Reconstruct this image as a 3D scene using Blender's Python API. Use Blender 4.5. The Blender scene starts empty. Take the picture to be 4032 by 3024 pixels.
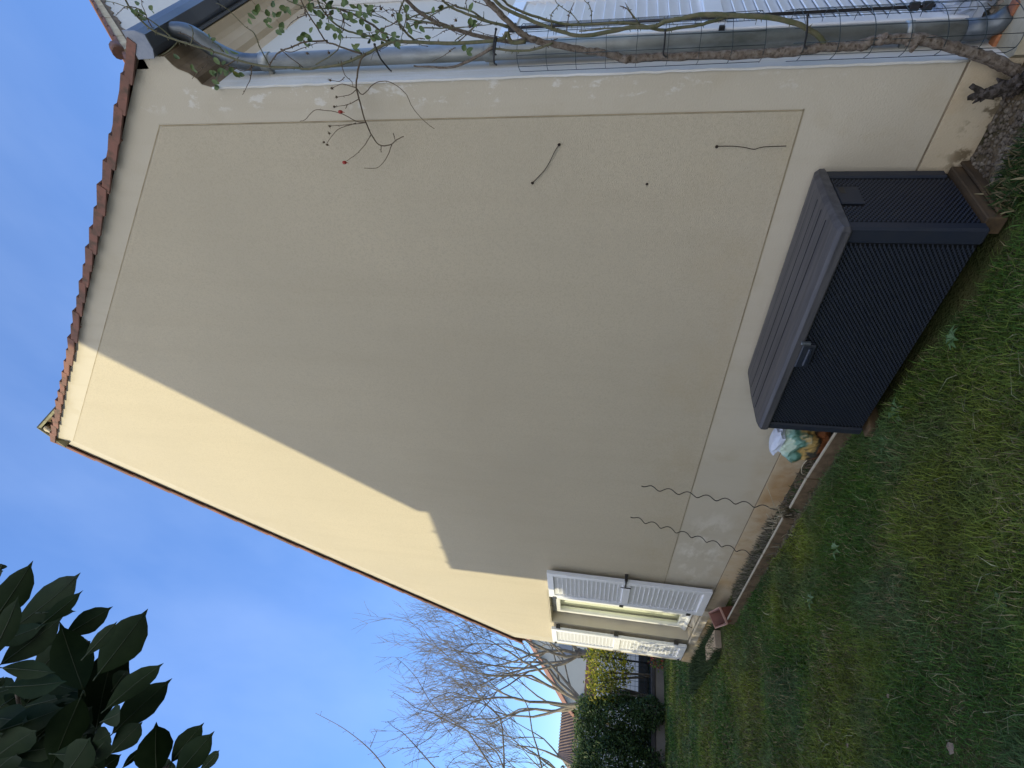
import bpy, math, random
import numpy as np
from mathutils import Vector, Matrix
random.seed(7)
rng = np.random.default_rng(7)
PI = math.pi
C = bpy.context.scene.collection

# ------------------------------------------------------------------ camera
CAM = np.array([0.9434, -2.65, 1.56])
FPX = 2169.455                      # focal length in photograph pixels (4032 wide)
RM = np.array([[-0.0908797255, 0.1593209959, -0.9830349413],
               [-0.6604616966, -0.7484392479, -0.0602415093],
               [-0.7453396694, 0.6437821933, 0.1732463487]])
cd = bpy.data.cameras.new('camera'); cam = bpy.data.objects.new('camera', cd); C.objects.link(cam)
cd.sensor_width = 36.0; cd.lens = FPX / 4032 * 36; cd.clip_start = 0.05; cd.clip_end = 2000
Mc = Matrix([[RM[0][i], -RM[1][i], -RM[2][i]] for i in range(3)]).to_4x4()
Mc.translation = Vector(CAM); cam.matrix_world = Mc
bpy.context.scene.camera = cam

# ------------------------------------------------------------------ light
SUN_AZ = (0.30, 0.954); EL = math.radians(25)
s2 = Vector((SUN_AZ[0], SUN_AZ[1], 0)).normalized()
sundir = Vector((s2.x * math.cos(EL), s2.y * math.cos(EL), -math.sin(EL)))
ld = bpy.data.lights.new('sun', 'SUN'); ld.energy = 2.0; ld.angle = math.radians(0.5); ld.color = (1.0, 0.90, 0.60)
sun = bpy.data.objects.new('sun', ld); C.objects.link(sun)
sun.rotation_euler = sundir.to_track_quat('-Z', 'Y').to_euler()
w = bpy.data.worlds.new('World'); bpy.context.scene.world = w; w.use_nodes = True
nt = w.node_tree; bg = nt.nodes['Background']
sky = nt.nodes.new('ShaderNodeTexSky'); sky.sky_type = 'NISHITA'; sky.sun_disc = False
sky.sun_elevation = EL; sky.sun_rotation = math.radians(180 + 17.5); sky.dust_density = 0.0; sky.air_density = 1.1; sky.altitude = 2600; sky.ozone_density = 4.0
tc = nt.nodes.new('ShaderNodeTexCoord'); mp = nt.nodes.new('ShaderNodeMapping')
mp.inputs['Scale'].default_value = (1.2, 4.0, 2.2); mp.inputs['Rotation'].default_value = (0.3, 0.5, 0.9)
nz = nt.nodes.new('ShaderNodeTexNoise'); nz.inputs['Scale'].default_value = 1.3; nz.inputs['Detail'].default_value = 5
rp = nt.nodes.new('ShaderNodeValToRGB'); rp.color_ramp.elements[0].position = 0.42; rp.color_ramp.elements[1].position = 0.85
rp.color_ramp.elements[1].color = (0.13, 0.13, 0.13, 1)
mx = nt.nodes.new('ShaderNodeMix'); mx.data_type = 'RGBA'
nt.links.new(tc.outputs['Generated'], mp.inputs[0]); nt.links.new(mp.outputs[0], nz.inputs['Vector'])
nt.links.new(nz.outputs['Fac'], rp.inputs[0]); nt.links.new(rp.outputs[0], mx.inputs['Factor'])
# deep winter blue kept down to the horizon
sz = nt.nodes.new('ShaderNodeSeparateXYZ'); nt.links.new(tc.outputs['Generated'], sz.inputs[0])
gr_ = nt.nodes.new('ShaderNodeValToRGB'); gr_.color_ramp.elements[0].position = 0.0; gr_.color_ramp.elements[0].color = (.46, .56, .74, 1)
gr_.color_ramp.elements[1].position = .75; gr_.color_ramp.elements[1].color = (1.25, 1.32, 1.45, 1); nt.links.new(sz.outputs['Z'], gr_.inputs[0])
mm_ = nt.nodes.new('ShaderNodeMix'); mm_.data_type = 'RGBA'; mm_.blend_type = 'MULTIPLY'; mm_.inputs['Factor'].default_value = 1
nt.links.new(sky.outputs[0], mm_.inputs[6]); nt.links.new(gr_.outputs[0], mm_.inputs[7])
nt.links.new(mm_.outputs[2], mx.inputs[6]); mx.inputs[7].default_value = (4.2, 5.0, 6.4, 1)
# unseen bright cloud added behind the photographer to fill the shaded wall
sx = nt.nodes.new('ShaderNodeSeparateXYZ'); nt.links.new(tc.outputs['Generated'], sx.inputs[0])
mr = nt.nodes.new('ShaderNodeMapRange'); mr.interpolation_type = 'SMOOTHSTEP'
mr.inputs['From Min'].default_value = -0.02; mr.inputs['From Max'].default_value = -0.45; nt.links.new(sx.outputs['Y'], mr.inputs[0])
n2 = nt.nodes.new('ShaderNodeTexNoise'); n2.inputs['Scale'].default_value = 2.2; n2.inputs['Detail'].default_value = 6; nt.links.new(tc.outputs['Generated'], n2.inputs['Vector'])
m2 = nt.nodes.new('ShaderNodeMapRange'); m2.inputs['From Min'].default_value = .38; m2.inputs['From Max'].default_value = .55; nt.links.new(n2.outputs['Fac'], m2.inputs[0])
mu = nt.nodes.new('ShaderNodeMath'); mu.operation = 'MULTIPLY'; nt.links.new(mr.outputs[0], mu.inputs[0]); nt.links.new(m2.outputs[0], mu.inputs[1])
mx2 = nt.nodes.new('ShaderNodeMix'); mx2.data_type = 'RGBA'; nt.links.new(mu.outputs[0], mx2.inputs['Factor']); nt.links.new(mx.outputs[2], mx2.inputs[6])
CLD_FILL = 6.0; mx2.inputs[7].default_value = (CLD_FILL, CLD_FILL * .985, CLD_FILL * .975, 1)
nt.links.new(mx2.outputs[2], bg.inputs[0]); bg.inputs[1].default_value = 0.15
sc = bpy.context.scene
sc.view_settings.view_transform = 'Standard'; sc.view_settings.look = 'None'
sc.view_settings.exposure = 1.0; sc.view_settings.gamma = 1
sc.render.resolution_x = 1024; sc.render.resolution_y = 768

# ------------------------------------------------------------------ helpers
def ray(x, y): return RM.T @ np.array([x - 2016., y - 1512., FPX])
def at(x, y, ax, val):
    """the point of the plane ax = val seen at photograph pixel (x, y)"""
    d = ray(x, y); i = 'xyz'.index(ax); return Vector(CAM + d * ((val - CAM[i]) / d[i]))
def atd(x, y, dist):
    d = ray(x, y) / FPX; return Vector(CAM + d * dist)
def tag(o, label=None, cat=None, group=None, kind=None):
    if label: o['label'] = label
    if cat: o['category'] = cat
    if group: o['group'] = group
    if kind: o['kind'] = kind
    return o
def empty(name, loc=(0, 0, 0)):
    o = bpy.data.objects.new(name, None); C.objects.link(o); o.location = loc; return o

class MB:
    def __init__(s): s.v = []; s.f = []; s.sm = []
    def add(s, vs, fs, smooth=False):
        b = len(s.v); s.v += [tuple(q) for q in vs]
        for f in fs: s.f.append(tuple(b + i for i in f)); s.sm.append(smooth)
        return s
    def box(s, x0, x1, y0, y1, z0, z1, M=None):
        p = [Vector((x, y, z)) for z in (z0, z1) for y in (y0, y1) for x in (x0, x1)]
        if M is not None: p = [M @ q for q in p]
        return s.add(p, [(0, 2, 3, 1), (4, 5, 7, 6), (0, 1, 5, 4), (2, 6, 7, 3), (0, 4, 6, 2), (1, 3, 7, 5)])
    def cbox(s, x0, x1, y0, y1, z0, z1, c=.004, M=None):
        """box with chamfered edges"""
        ps = []; idx = {}
        for X, sx in ((x0, 1), (x1, -1)):
            for Y, sy in ((y0, 1), (y1, -1)):
                for Z, sz in ((z0, 1), (z1, -1)):
                    for a in range(3):
                        q = Vector((X, Y, Z))
                        if a != 0: q.x += c * sx
                        if a != 1: q.y += c * sy
                        if a != 2: q.z += c * sz
                        idx[(sx, sy, sz, a)] = len(ps); ps.append(M @ q if M is not None else q)
        F = []
        for a in range(3):
            o1, o2 = [i for i in range(3) if i != a]
            for sgn in (1, -1):
                def k(u, v):
                    t = [0, 0, 0]; t[a] = sgn; t[o1] = u; t[o2] = v; return idx[(t[0], t[1], t[2], a)]
                q = [k(1, 1), k(-1, 1), k(-1, -1), k(1, -1)]
                flip = (sgn == 1) != (a == 1)
                F.append(tuple(q[::-1]) if flip else tuple(q))
        for a in range(3):
            o1, o2 = [i for i in range(3) if i != a]
            for u in (1, -1):
                for v in (1, -1):
                    def k(e, fc):
                        t = [0, 0, 0]; t[a] = e; t[o1] = u; t[o2] = v; return idx[(t[0], t[1], t[2], fc)]
                    F.append((k(1, o1), k(-1, o1), k(-1, o2), k(1, o2)))
        for sx in (1, -1):
            for sy in (1, -1):
                for sz in (1, -1): F.append(tuple(idx[(sx, sy, sz, a)] for a in range(3)))
        return s.add(ps, F)
    def prism(s, poly, axis, a, b, M=None):
        """polygon in the plane across axis, extruded from a to b"""
        def mk(p, t):
            q = Vector({'y': (p[0], t, p[1]), 'x': (t, p[0], p[1]), 'z': (p[0], p[1], t)}[axis]); return M @ q if M is not None else q
        n = len(poly)
        vs = [mk(p, a) for p in poly] + [mk(p, b) for p in poly]
        fs = [tuple(range(n)), tuple(range(2 * n - 1, n - 1, -1))] + [(i, i + n, (i + 1) % n + n, (i + 1) % n) for i in range(n)]
        return s.add(vs, fs)
    def tube(s, pts, rad, n=6, cap=True):
        pts = [Vector(p) for p in pts]
        if len(pts) < 2: return s
        if not isinstance(rad, (list, tuple)): rad = [rad] * len(pts)
        if len(rad) != len(pts): rad = list(np.interp(np.linspace(0, 1, len(pts)), np.linspace(0, 1, len(rad)), rad))
        b = len(s.v); up = None
        for i, p in enumerate(pts):
            t = (pts[min(i + 1, len(pts) - 1)] - pts[max(i - 1, 0)])
            if t.length < 1e-9: t = Vector((0, 0, 1))
            t.normalize()
            if up is None: up = t.orthogonal().normalized()
            else:
                up = up - t * up.dot(t)
                up = up.normalized() if up.length > 1e-6 else t.orthogonal().normalized()
            q = t.cross(up)
            for k in range(n):
                a = 2 * PI * k / n; s.v.append(tuple(p + (up * math.cos(a) + q * math.sin(a)) * rad[i]))
        for i in range(len(pts) - 1):
            for k in range(n):
                s.f.append((b + i * n + k, b + i * n + (k + 1) % n, b + (i + 1) * n + (k + 1) % n, b + (i + 1) * n + k)); s.sm.append(True)
        if cap:
            s.f.append(tuple(b + k for k in range(n))[::-1]); s.sm.append(False)
            s.f.append(tuple(b + (len(pts) - 1) * n + k for k in range(n))); s.sm.append(False)
        return s
    def ball(s, c, r, n=6, sq=(1, 1, 1)):
        c = Vector(c); vs = [c + Vector((0, 0, -r * sq[2]))]
        for i in range(1, 4):
            th = -PI / 2 + PI * i / 4
            for k in range(n): vs.append(c + Vector((r * sq[0] * math.cos(th) * math.cos(2 * PI * k / n), r * sq[1] * math.cos(th) * math.sin(2 * PI * k / n), r * sq[2] * math.sin(th))))
        vs.append(c + Vector((0, 0, r * sq[2]))); F = []
        for k in range(n):
            F.append((0, 1 + (k + 1) % n, 1 + k)); F.append((len(vs) - 1, 1 + 2 * n + k, 1 + 2 * n + (k + 1) % n))
            for i in range(2): F.append((1 + i * n + k, 1 + i * n + (k + 1) % n, 1 + (i + 1) * n + (k + 1) % n, 1 + (i + 1) * n + k))
        return s.add(vs, F, True)
    def build(s, name, mat, parent=None, bevel=0):
        me = bpy.data.meshes.new(name); me.from_pydata(s.v, [], s.f); me.materials.append(mat)
        me.polygons.foreach_set('use_smooth', s.sm); me.update()
        o = bpy.data.objects.new(name, me); C.objects.link(o)
        if parent: o.parent = parent; o.location = -Vector(parent.location)
        if bevel:
            b = o.modifiers.new('b', 'BEVEL'); b.width = bevel; b.segments = 2; b.limit_method = 'ANGLE'; b.angle_limit = math.radians(35)
        return o

def smoothline(pts, k=4):
    """Catmull-Rom resample"""
    P = [Vector(p) for p in pts]
    if len(P) < 3: return [P[0].lerp(P[-1], i / (k + 1)) for i in range(k + 2)]
    P = [P[0] * 2 - P[1]] + P + [P[-1] * 2 - P[-2]]; out = []
    for i in range(1, len(P) - 2):
        for j in range(k):
            t = j / k; a, b, c_, d = P[i - 1], P[i], P[i + 1], P[i + 2]
            out.append(.5 * ((2 * b) + (c_ - a) * t + (2 * a - 5 * b + 4 * c_ - d) * t * t + (3 * b - a - 3 * c_ + d) * t ** 3))
    out.append(P[-2]); return out

# ------------------------------------------------------------------ materials
def mat(name, col, rough=.7, spec=.4, metal=0., col2=None, ns=8., mixpos=(.35, .65), bump=0., bs=80., bdist=.01, detail=6, col3=None, ns3=2., pos3=(.55, .75), stretch=None, trans=0., coat=0.):
    m = bpy.data.materials.new(name); m.use_nodes = True; N = m.node_tree.nodes; Lk = m.node_tree.links
    p = N['Principled BSDF']; p.inputs['Roughness'].default_value = rough; p.inputs['Specular IOR Level'].default_value = spec
    p.inputs['Metallic'].default_value = metal; p.inputs['Base Color'].default_value = (*col, 1)
    p.inputs['Coat Weight'].default_value = coat
    t = N.new('ShaderNodeTexCoord'); vec = t.outputs['Object']
    if stretch:
        mm = N.new('ShaderNodeMapping'); mm.inputs['Scale'].default_value = stretch; Lk.new(vec, mm.inputs[0]); vec = mm.outputs[0]
    def noise(sc_, det=detail):
        n = N.new('ShaderNodeTexNoise'); n.inputs['Scale'].default_value = sc_; n.inputs['Detail'].default_value = det
        n.inputs['Roughness'].default_value = .6; Lk.new(vec, n.inputs['Vector']); return n
    cur = None
    def mixin(cur, c0, c1, sc_, pos):
        n = noise(sc_); r = N.new('ShaderNodeMapRange'); r.inputs['From Min'].default_value = pos[0]; r.inputs['From Max'].default_value = pos[1]
        Lk.new(n.outputs['Fac'], r.inputs['Value']); q = N.new('ShaderNodeMix'); q.data_type = 'RGBA'
        Lk.new(r.outputs[0], q.inputs['Factor']); 
        if cur is None: q.inputs[6].default_value = (*c0, 1)
        else: Lk.new(cur, q.inputs[6])
        q.inputs[7].default_value = (*c1, 1); return q.outputs[2]
    if col2: cur = mixin(None, col, col2, ns, mixpos)
    if col3: cur = mixin(cur, col, col3, ns3, pos3)
    if cur is not None: Lk.new(cur, p.inputs['Base Color'])
    if bump:
        n = noise(bs, 3); b = N.new('ShaderNodeBump'); b.inputs['Strength'].default_value = bump; b.inputs['Distance'].default_value = bdist
        Lk.new(n.outputs['Fac'], b.inputs['Height']); Lk.new(b.outputs[0], p.inputs['Normal'])
    if trans:
        p.inputs['Transmission Weight'].default_value = trans
    return m

M = {}
M['panel'] = mat('rough ochre render', (.505, .45, .345), .95, .15, col2=(.56, .495, .375), ns=.7, mixpos=(.3, .7), bump=.45, bs=210, bdist=.010, col3=(.475, .42, .32), ns3=110, pos3=(.46, .66))
M['band'] = mat('smooth pale render', (.52, .47, .375), .93, .15, col2=(.56, .51, .415), ns=1.1, mixpos=(.3, .7), bump=.32, bs=110, bdist=.006, col3=(.48, .42, .31), ns3=3, pos3=(.55, .8))
M['plinth'] = mat('stained plinth render', (.56, .48, .35), .95, .15, col2=(.47, .33, .18), ns=1.4, mixpos=(.42, .68), bump=.35, bs=100, bdist=.007, col3=(.36, .28, .18), ns3=7, pos3=(.56, .8))
M['facade'] = mat('white facade render', (.66, .64, .58), .93, .15, col2=(.70, .685, .64), ns=2, bump=.3, bs=70, bdist=.008)
M['cornice'] = mat('cream cast cornice', (.66, .55, .40), .8, .25, col2=(.58, .46, .32), ns=2.5, bump=.15, bs=60, bdist=.004)
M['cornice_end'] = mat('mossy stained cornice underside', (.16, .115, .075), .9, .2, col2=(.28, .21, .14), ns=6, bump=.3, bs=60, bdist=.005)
M['tile'] = mat('terracotta verge tile', (.27, .13, .10), .85, .2, col2=(.17, .10, .08), ns=5, col3=(.12, .085, .065), ns3=14, pos3=(.5, .68), bump=.3, bs=60, bdist=.005)
M['roof'] = mat('roof tile', (.36, .17, .11), .85, .2, col2=(.20, .12, .09), ns=6, bump=.4, bs=30, bdist=.01)
M['oldtile'] = mat('mossy ridge tile', (.15, .13, .09), .9, .2, col2=(.30, .29, .17), ns=8, bump=.3, bs=50, bdist=.006)
M['mortar'] = mat('cream mortar', (.62, .54, .38), .9, .2, col2=(.45, .36, .24), ns=9)
M['gutter'] = mat('slate grey gutter', (.075, .085, .11), .42, .5, col2=(.11, .125, .155), ns=4, bump=.05, bs=30)
M['gutterend'] = mat('weathered grey cap', (.19, .22, .29), .6, .4, col2=(.28, .31, .37), ns=20)
M['elbow'] = mat('dark zinc elbow', (.085, .10, .115), .38, .5, metal=.5, col2=(.16, .18, .20), ns=12, bump=.05, bs=30)
M['zinc'] = mat('zinc pipe', (.36, .37, .355), .48, .5, metal=.6, col2=(.22, .235, .22), ns=9, col3=(.45, .47, .47), ns3=8, pos3=(.5, .7), bump=.08, bs=40, stretch=(1, 1, .45))
M['shutter'] = mat('white shutter pvc', (.80, .81, .83), .38, .5, col2=(.76, .77, .79), ns=7, bump=.03, bs=20)
M['iron'] = mat('black iron', (.018, .017, .017), .45, .5, col2=(.035, .03, .028), ns=20)
M['frame'] = mat('white window frame', (.80, .81, .80), .35, .5, col2=(.76, .77, .76), ns=9)
M['sillstone'] = mat('concrete sill', (.58, .52, .42), .9, .2, col2=(.40, .35, .27), ns=5, bump=.2, bs=60, bdist=.004)
M['box'] = mat('anthracite plastic', (.015, .021, .036), .5, .45, col2=(.021, .025, .036), ns=12, bump=.12, bs=90, bdist=.002, stretch=(1, 1, 1))
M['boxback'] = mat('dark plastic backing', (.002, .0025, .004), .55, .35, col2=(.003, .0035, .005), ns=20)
M['weave'] = mat('woven anthracite strand', (.019, .026, .047), .40, .5, col2=(.028, .034, .048), ns=40)
M['lid'] = mat('wood grain plastic lid', (.082, .080, .086), .5, .4, col2=(.050, .050, .057), ns=26, mixpos=(.4, .6), bump=.5, bs=26, bdist=.003, stretch=(.07, 1, 1))
M['timber'] = mat('weathered timber', (.13, .085, .045), .85, .2, col2=(.055, .042, .03), ns=14, bump=.4, bs=40, bdist=.004, stretch=(1, .2, 1))
M['bark'] = mat('rose bark', (.13, .10, .077), .9, .2, col2=(.22, .19, .16), ns=45, bump=.7, bs=90, bdist=.006, col3=(.08, .06, .045), ns3=70, pos3=(.5, .65))
M['cane'] = mat('green rose cane', (.095, .105, .050), .7, .3, col2=(.16, .14, .085), ns=35, bump=.3, bs=80, bdist=.003)
M['twig'] = mat('thin brown twig', (.085, .06, .042), .85, .2, col2=(.14, .11, .075), ns=60)
M['roseleaf'] = mat('rose leaf', (.055, .105, .028), .5, .4, col2=(.10, .15, .04), ns=40, col3=(.24, .20, .04), ns3=12, pos3=(.62, .72))
M['hip'] = mat('red rose hip', (.32, .025, .015), .45, .5)
M['tie'] = mat('black cable tie', (.012, .012, .013), .5, .5)
M['wire'] = mat('green coated wire', (.012, .028, .034), .45, .5)
M['laurel'] = mat('laurel leaf', (.011, .024, .008), .62, .12, col2=(.018, .034, .012), ns=30, bump=.15, bs=60, bdist=.002)
M['laurelrib'] = mat('laurel midrib', (.035, .05, .02), .6, .4)
M['white_pl'] = mat('pale plastic edging', (.52, .48, .40), .7, .3, col2=(.42, .37, .28), ns=14, bump=.1, bs=50)
M['board'] = mat('brown edging board', (.17, .12, .075), .9, .2, col2=(.09, .065, .04), ns=12, bump=.3, bs=50)
M['soil'] = mat('soil and litter', (.10, .075, .05), .95, .1, col2=(.18, .145, .10), ns=30, bump=.8, bs=60, bdist=.02, col3=(.05, .05, .025), ns3=9, pos3=(.45, .65))
M['lawn'] = mat('lawn soil', (.040, .055, .018), .95, .1, col2=(.07, .068, .028), ns=5, bump=.8, bs=50, bdist=.02)
M['stone'] = mat('pale gravel', (.20, .175, .14), .85, .2, col2=(.11, .09, .07), ns=20, mixpos=(.4, .55))
M['paver'] = mat('terrace slab', (.30, .27, .215), .92, .2, col2=(.20, .18, .145), ns=5, bump=.4, bs=70, bdist=.006)
M['render_step'] = mat('rough concrete step', (.47, .42, .31), .92, .2, col2=(.35, .31, .22), ns=5, bump=.5, bs=45, bdist=.008)
M['brick'] = mat('red edging brick', (.42, .17, .085), .85, .2, col2=(.20, .10, .085), ns=6, bump=.3, bs=60, bdist=.004)
M['brick2'] = mat('orange edging brick', (.55, .26, .10), .85, .2, col2=(.38, .15, .08), ns=9, bump=.3, bs=60, bdist=.004)
M['pot'] = mat('terracotta plastic planter', (.20, .075, .05), .6, .4, col2=(.14, .055, .04), ns=8)
M['potrim'] = mat('faded planter rim', (.42, .24, .18), .6, .4)
M['spiral'] = mat('dark spiral steel', (.02, .017, .015), .5, .5)
M['straw'] = mat('dry stalk', (.55, .50, .38), .9, .1, col2=(.35, .30, .2), ns=20)
M['hedge'] = mat('evergreen hedge leaf', (.035, .068, .020), .5, .4, col2=(.055, .095, .03), ns=4)
M['yellow'] = mat('yellow green shrub leaf', (.34, .31, .03), .6, .3, col2=(.16, .20, .03), ns=3)
M['privet'] = mat('fresh green leaf', (.085, .15, .03), .5, .4, col2=(.15, .21, .05), ns=3)
M['treebark'] = mat('grey brown tree bark', (.12, .10, .078), .9, .2, col2=(.20, .17, .13), ns=9, bump=.6, bs=25, bdist=.02)
M['treetwig'] = mat('bare twig', (.21, .175, .13), .9, .2, col2=(.32, .28, .21), ns=5)
M['lowwall'] = mat('low rendered wall', (.25, .22, .18), .92, .2, col2=(.20, .175, .145), ns=3, bump=.3, bs=30)
M['coping'] = mat('dark wall coping', (.075, .065, .058), .8, .3, col2=(.05, .045, .04), ns=5)
M['van'] = mat('white van paint', (.74, .74, .72), .3, .5, col2=(.70, .70, .69), ns=1, coat=.4)
M['blackpl'] = mat('black trim', (.012, .012, .013), .4, .5)
M['glassdark'] = mat('dark glass', (.02, .025, .03), .08, .6)
M['cream'] = mat('cream house wall', (.66, .58, .43), .93, .15, col2=(.70, .63, .49), ns=1)
M['creamfar'] = mat('pale cream far wall', (.80, .73, .58), .93, .15, col2=(.76, .69, .55), ns=1)
M['greywall'] = mat('pale grey house wall', (.38, .38, .40), .93, .15, col2=(.33, .33, .34), ns=1)
M['redband'] = mat('red brown wall band', (.36, .17, .12), .9, .2, col2=(.28, .13, .09), ns=3)
M['curtain'] = mat('net curtain', (.86, .87, .80), .9, .1, col2=(.78, .80, .72), ns=6, stretch=(9, 1, .4))
M['room'] = mat('room wall', (.4, .38, .34), .9, .1)
M['nail'] = mat('rusty nail hole', (.03, .022, .018), .8, .2)
M['deadleaf'] = mat('fallen leaf', (.25, .20, .15), .8, .2, col2=(.16, .12, .085), ns=30)
# window pane: glossy over clear
m = bpy.data.materials.new('window pane'); m.use_nodes = True; N = m.node_tree.nodes; Lk = m.node_tree.links
N.remove(N['Principled BSDF']); g = N.new('ShaderNodeBsdfGlossy'); g.inputs['Roughness'].default_value = .02; g.inputs['Color'].default_value = (.95, .97, .96, 1)
t = N.new('ShaderNodeBsdfTransparent'); t.inputs['Color'].default_value = (.96, .98, .96, 1); x = N.new('ShaderNodeMixShader')
lw = N.new('ShaderNodeFresnel'); lw.inputs['IOR'].default_value = 1.55
Lk.new(lw.outputs[0], x.inputs[0]); Lk.new(t.outputs[0], x.inputs[1]); Lk.new(g.outputs[0], x.inputs[2]); Lk.new(x.outputs[0], N['Material Output'].inputs[0]); M['pane'] = m
# translucent plastic bag
m = bpy.data.materials.new('clear plastic sheet'); m.use_nodes = True; N = m.node_tree.nodes; Lk = m.node_tree.links
p = N['Principled BSDF']; p.inputs['Base Color'].default_value = (.50, .56, .66, 1); p.inputs['Roughness'].default_value = .25; p.inputs['Alpha'].default_value = .72; M['bagclear'] = m
def attrmat(name, attr, rough=.6, spec=.3, transl=0.):
    m = bpy.data.materials.new(name); m.use_nodes = True; N = m.node_tree.nodes; Lk = m.node_tree.links
    p = N['Principled BSDF']; p.inputs['Roughness'].default_value = rough; p.inputs['Specular IOR Level'].default_value = spec
    a = N.new('ShaderNodeAttribute'); a.attribute_name = attr; Lk.new(a.outputs['Color'], p.inputs['Base Color'])
    if transl:
        tr = N.new('ShaderNodeBsdfTranslucent'); Lk.new(a.outputs['Color'], tr.inputs[0]); xx = N.new('ShaderNodeMixShader'); xx.inputs[0].default_value = transl
        Lk.new(p.outputs[0], xx.inputs[1]); Lk.new(tr.outputs[0], xx.inputs[2]); Lk.new(xx.outputs[0], N['Material Output'].inputs[0])
    return m
M['grass'] = attrmat('grass blades', 'tint', .6, .25, .25)
M['leafattr'] = attrmat('foliage', 'tint', .5, .4, .3)

def stain(m, cen, rad, col, ns, pos, amt, stretch=(1, 1, 1)):
    """a stain of its own outline: noise broken up inside an ellipsoid region"""
    N = m.node_tree.nodes; Lk = m.node_tree.links; p = N['Principled BSDF']; t = N.new('ShaderNodeTexCoord')
    mp_ = N.new('ShaderNodeMapping'); mp_.inputs['Scale'].default_value = stretch; Lk.new(t.outputs['Object'], mp_.inputs[0])
    n_ = N.new('ShaderNodeTexNoise'); n_.inputs['Scale'].default_value = ns; n_.inputs['Detail'].default_value = 6; n_.inputs['Roughness'].default_value = .65; Lk.new(mp_.outputs[0], n_.inputs['Vector'])
    r_ = N.new('ShaderNodeMapRange'); r_.inputs['From Min'].default_value = pos[0]; r_.inputs['From Max'].default_value = pos[1]; Lk.new(n_.outputs['Fac'], r_.inputs[0])
    s_ = N.new('ShaderNodeVectorMath'); s_.operation = 'SUBTRACT'; s_.inputs[1].default_value = cen; Lk.new(t.outputs['Object'], s_.inputs[0])
    d_ = N.new('ShaderNodeVectorMath'); d_.operation = 'DIVIDE'; d_.inputs[1].default_value = rad; Lk.new(s_.outputs[0], d_.inputs[0])
    l_ = N.new('ShaderNodeVectorMath'); l_.operation = 'LENGTH'; Lk.new(d_.outputs[0], l_.inputs[0])
    q_ = N.new('ShaderNodeMapRange'); q_.interpolation_type = 'SMOOTHSTEP'; q_.inputs['From Min'].default_value = 1; q_.inputs['From Max'].default_value = .35; q_.inputs['To Max'].default_value = amt; Lk.new(l_.outputs['Value'], q_.inputs[0])
    u_ = N.new('ShaderNodeMath'); u_.operation = 'MULTIPLY'; Lk.new(r_.outputs[0], u_.inputs[0]); Lk.new(q_.outputs[0], u_.inputs[1])
    x_ = N.new('ShaderNodeMix'); x_.data_type = 'RGBA'; Lk.new(u_.outputs[0], x_.inputs['Factor']); src = p.inputs['Base Color'].links
    if src: Lk.new(src[0].from_socket, x_.inputs[6])
    else: x_.inputs[6].default_value = p.inputs['Base Color'].default_value
    x_.inputs[7].default_value = (*col, 1); Lk.new(x_.outputs[2], p.inputs['Base Color'])
stain(M['band'], (-4.55, 0, .52), (1.1, 1, .34), (.74, .70, .62), 3.2, (.48, .62), .65, (1, 1, 2.2))
stain(M['band'], (-3.2, 0, .27), (7, 1, .17), (.44, .35, .22), 2.6, (.45, .7), .5)
stain(M['band'], (-3.2, 0, 4.0), (9, 1, 6), (.44, .38, .28), 1.3, (.52, .75), .35, (5, 1, .5))
stain(M['band'], (-.05, 0, 2.6), (.10, 1, 2.6), (.72, .71, .68), 14, (.56, .62), .6, (1, 1, .6))
stain(M['panel'], (-3.2, 0, 3.5), (9, 1, 6), (.42, .36, .26), 1.1, (.48, .82), .28, (4, 1, .45))
stain(M['panel'], (-3.2, 0, .85), (7, 1, .55), (.46, .37, .23), 1.8, (.45, .7), .35, (1, 1, 1.5))
stain(M['panel'], (-3.0, 0, 2.6), (2.2, 1, 1.3), (.44, .38, .28), .9, (.40, .66), .30)
stain(M['plinth'], (-3.3, 0, .10), (1.9, 1, .17), (.36, .21, .085), 3.0, (.40, .64), .7)
stain(M['plinth'], (-.28, 0, .05), (.5, 1, .12), (.12, .09, .05), 14, (.5, .58), .8)
stain(M['facade'], (0, .1, 2), (2, .3, 3), (.78, .79, .80), 6, (.48, .60), .6, (1, 3, .22))
stain(M['sillstone'], (-6.7, 0, .26), (1, 1, .3), (.28, .23, .16), 5, (.45, .6), .6)

def npmesh(name, V, F, mt, parent=None, tint=None, smooth=False):
    """V (n,3), F (m,k) constant k"""
    me = bpy.data.meshes.new(name); k = F.shape[1]
    me.vertices.add(len(V)); me.vertices.foreach_set('co', V.astype(np.float32).ravel())
    me.loops.add(F.size); me.loops.foreach_set('vertex_index', F.astype(np.int32).ravel())
    me.polygons.add(len(F)); me.polygons.foreach_set('loop_start', np.arange(0, F.size, k, dtype=np.int32))
    me.update(calc_edges=True); me.materials.append(mt)
    if tint is not None:
        ca = me.color_attributes.new('tint', 'FLOAT_COLOR', 'POINT')
        ca.data.foreach_set('color', np.concatenate([tint, np.ones((len(tint), 1))], 1).astype(np.float32).ravel())
    if smooth: me.polygons.foreach_set('use_smooth', np.ones(len(F), bool))
    o = bpy.data.objects.new(name, me); C.objects.link(o)
    if parent: o.parent = parent; o.location = -Vector(parent.location)
    return o
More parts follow.
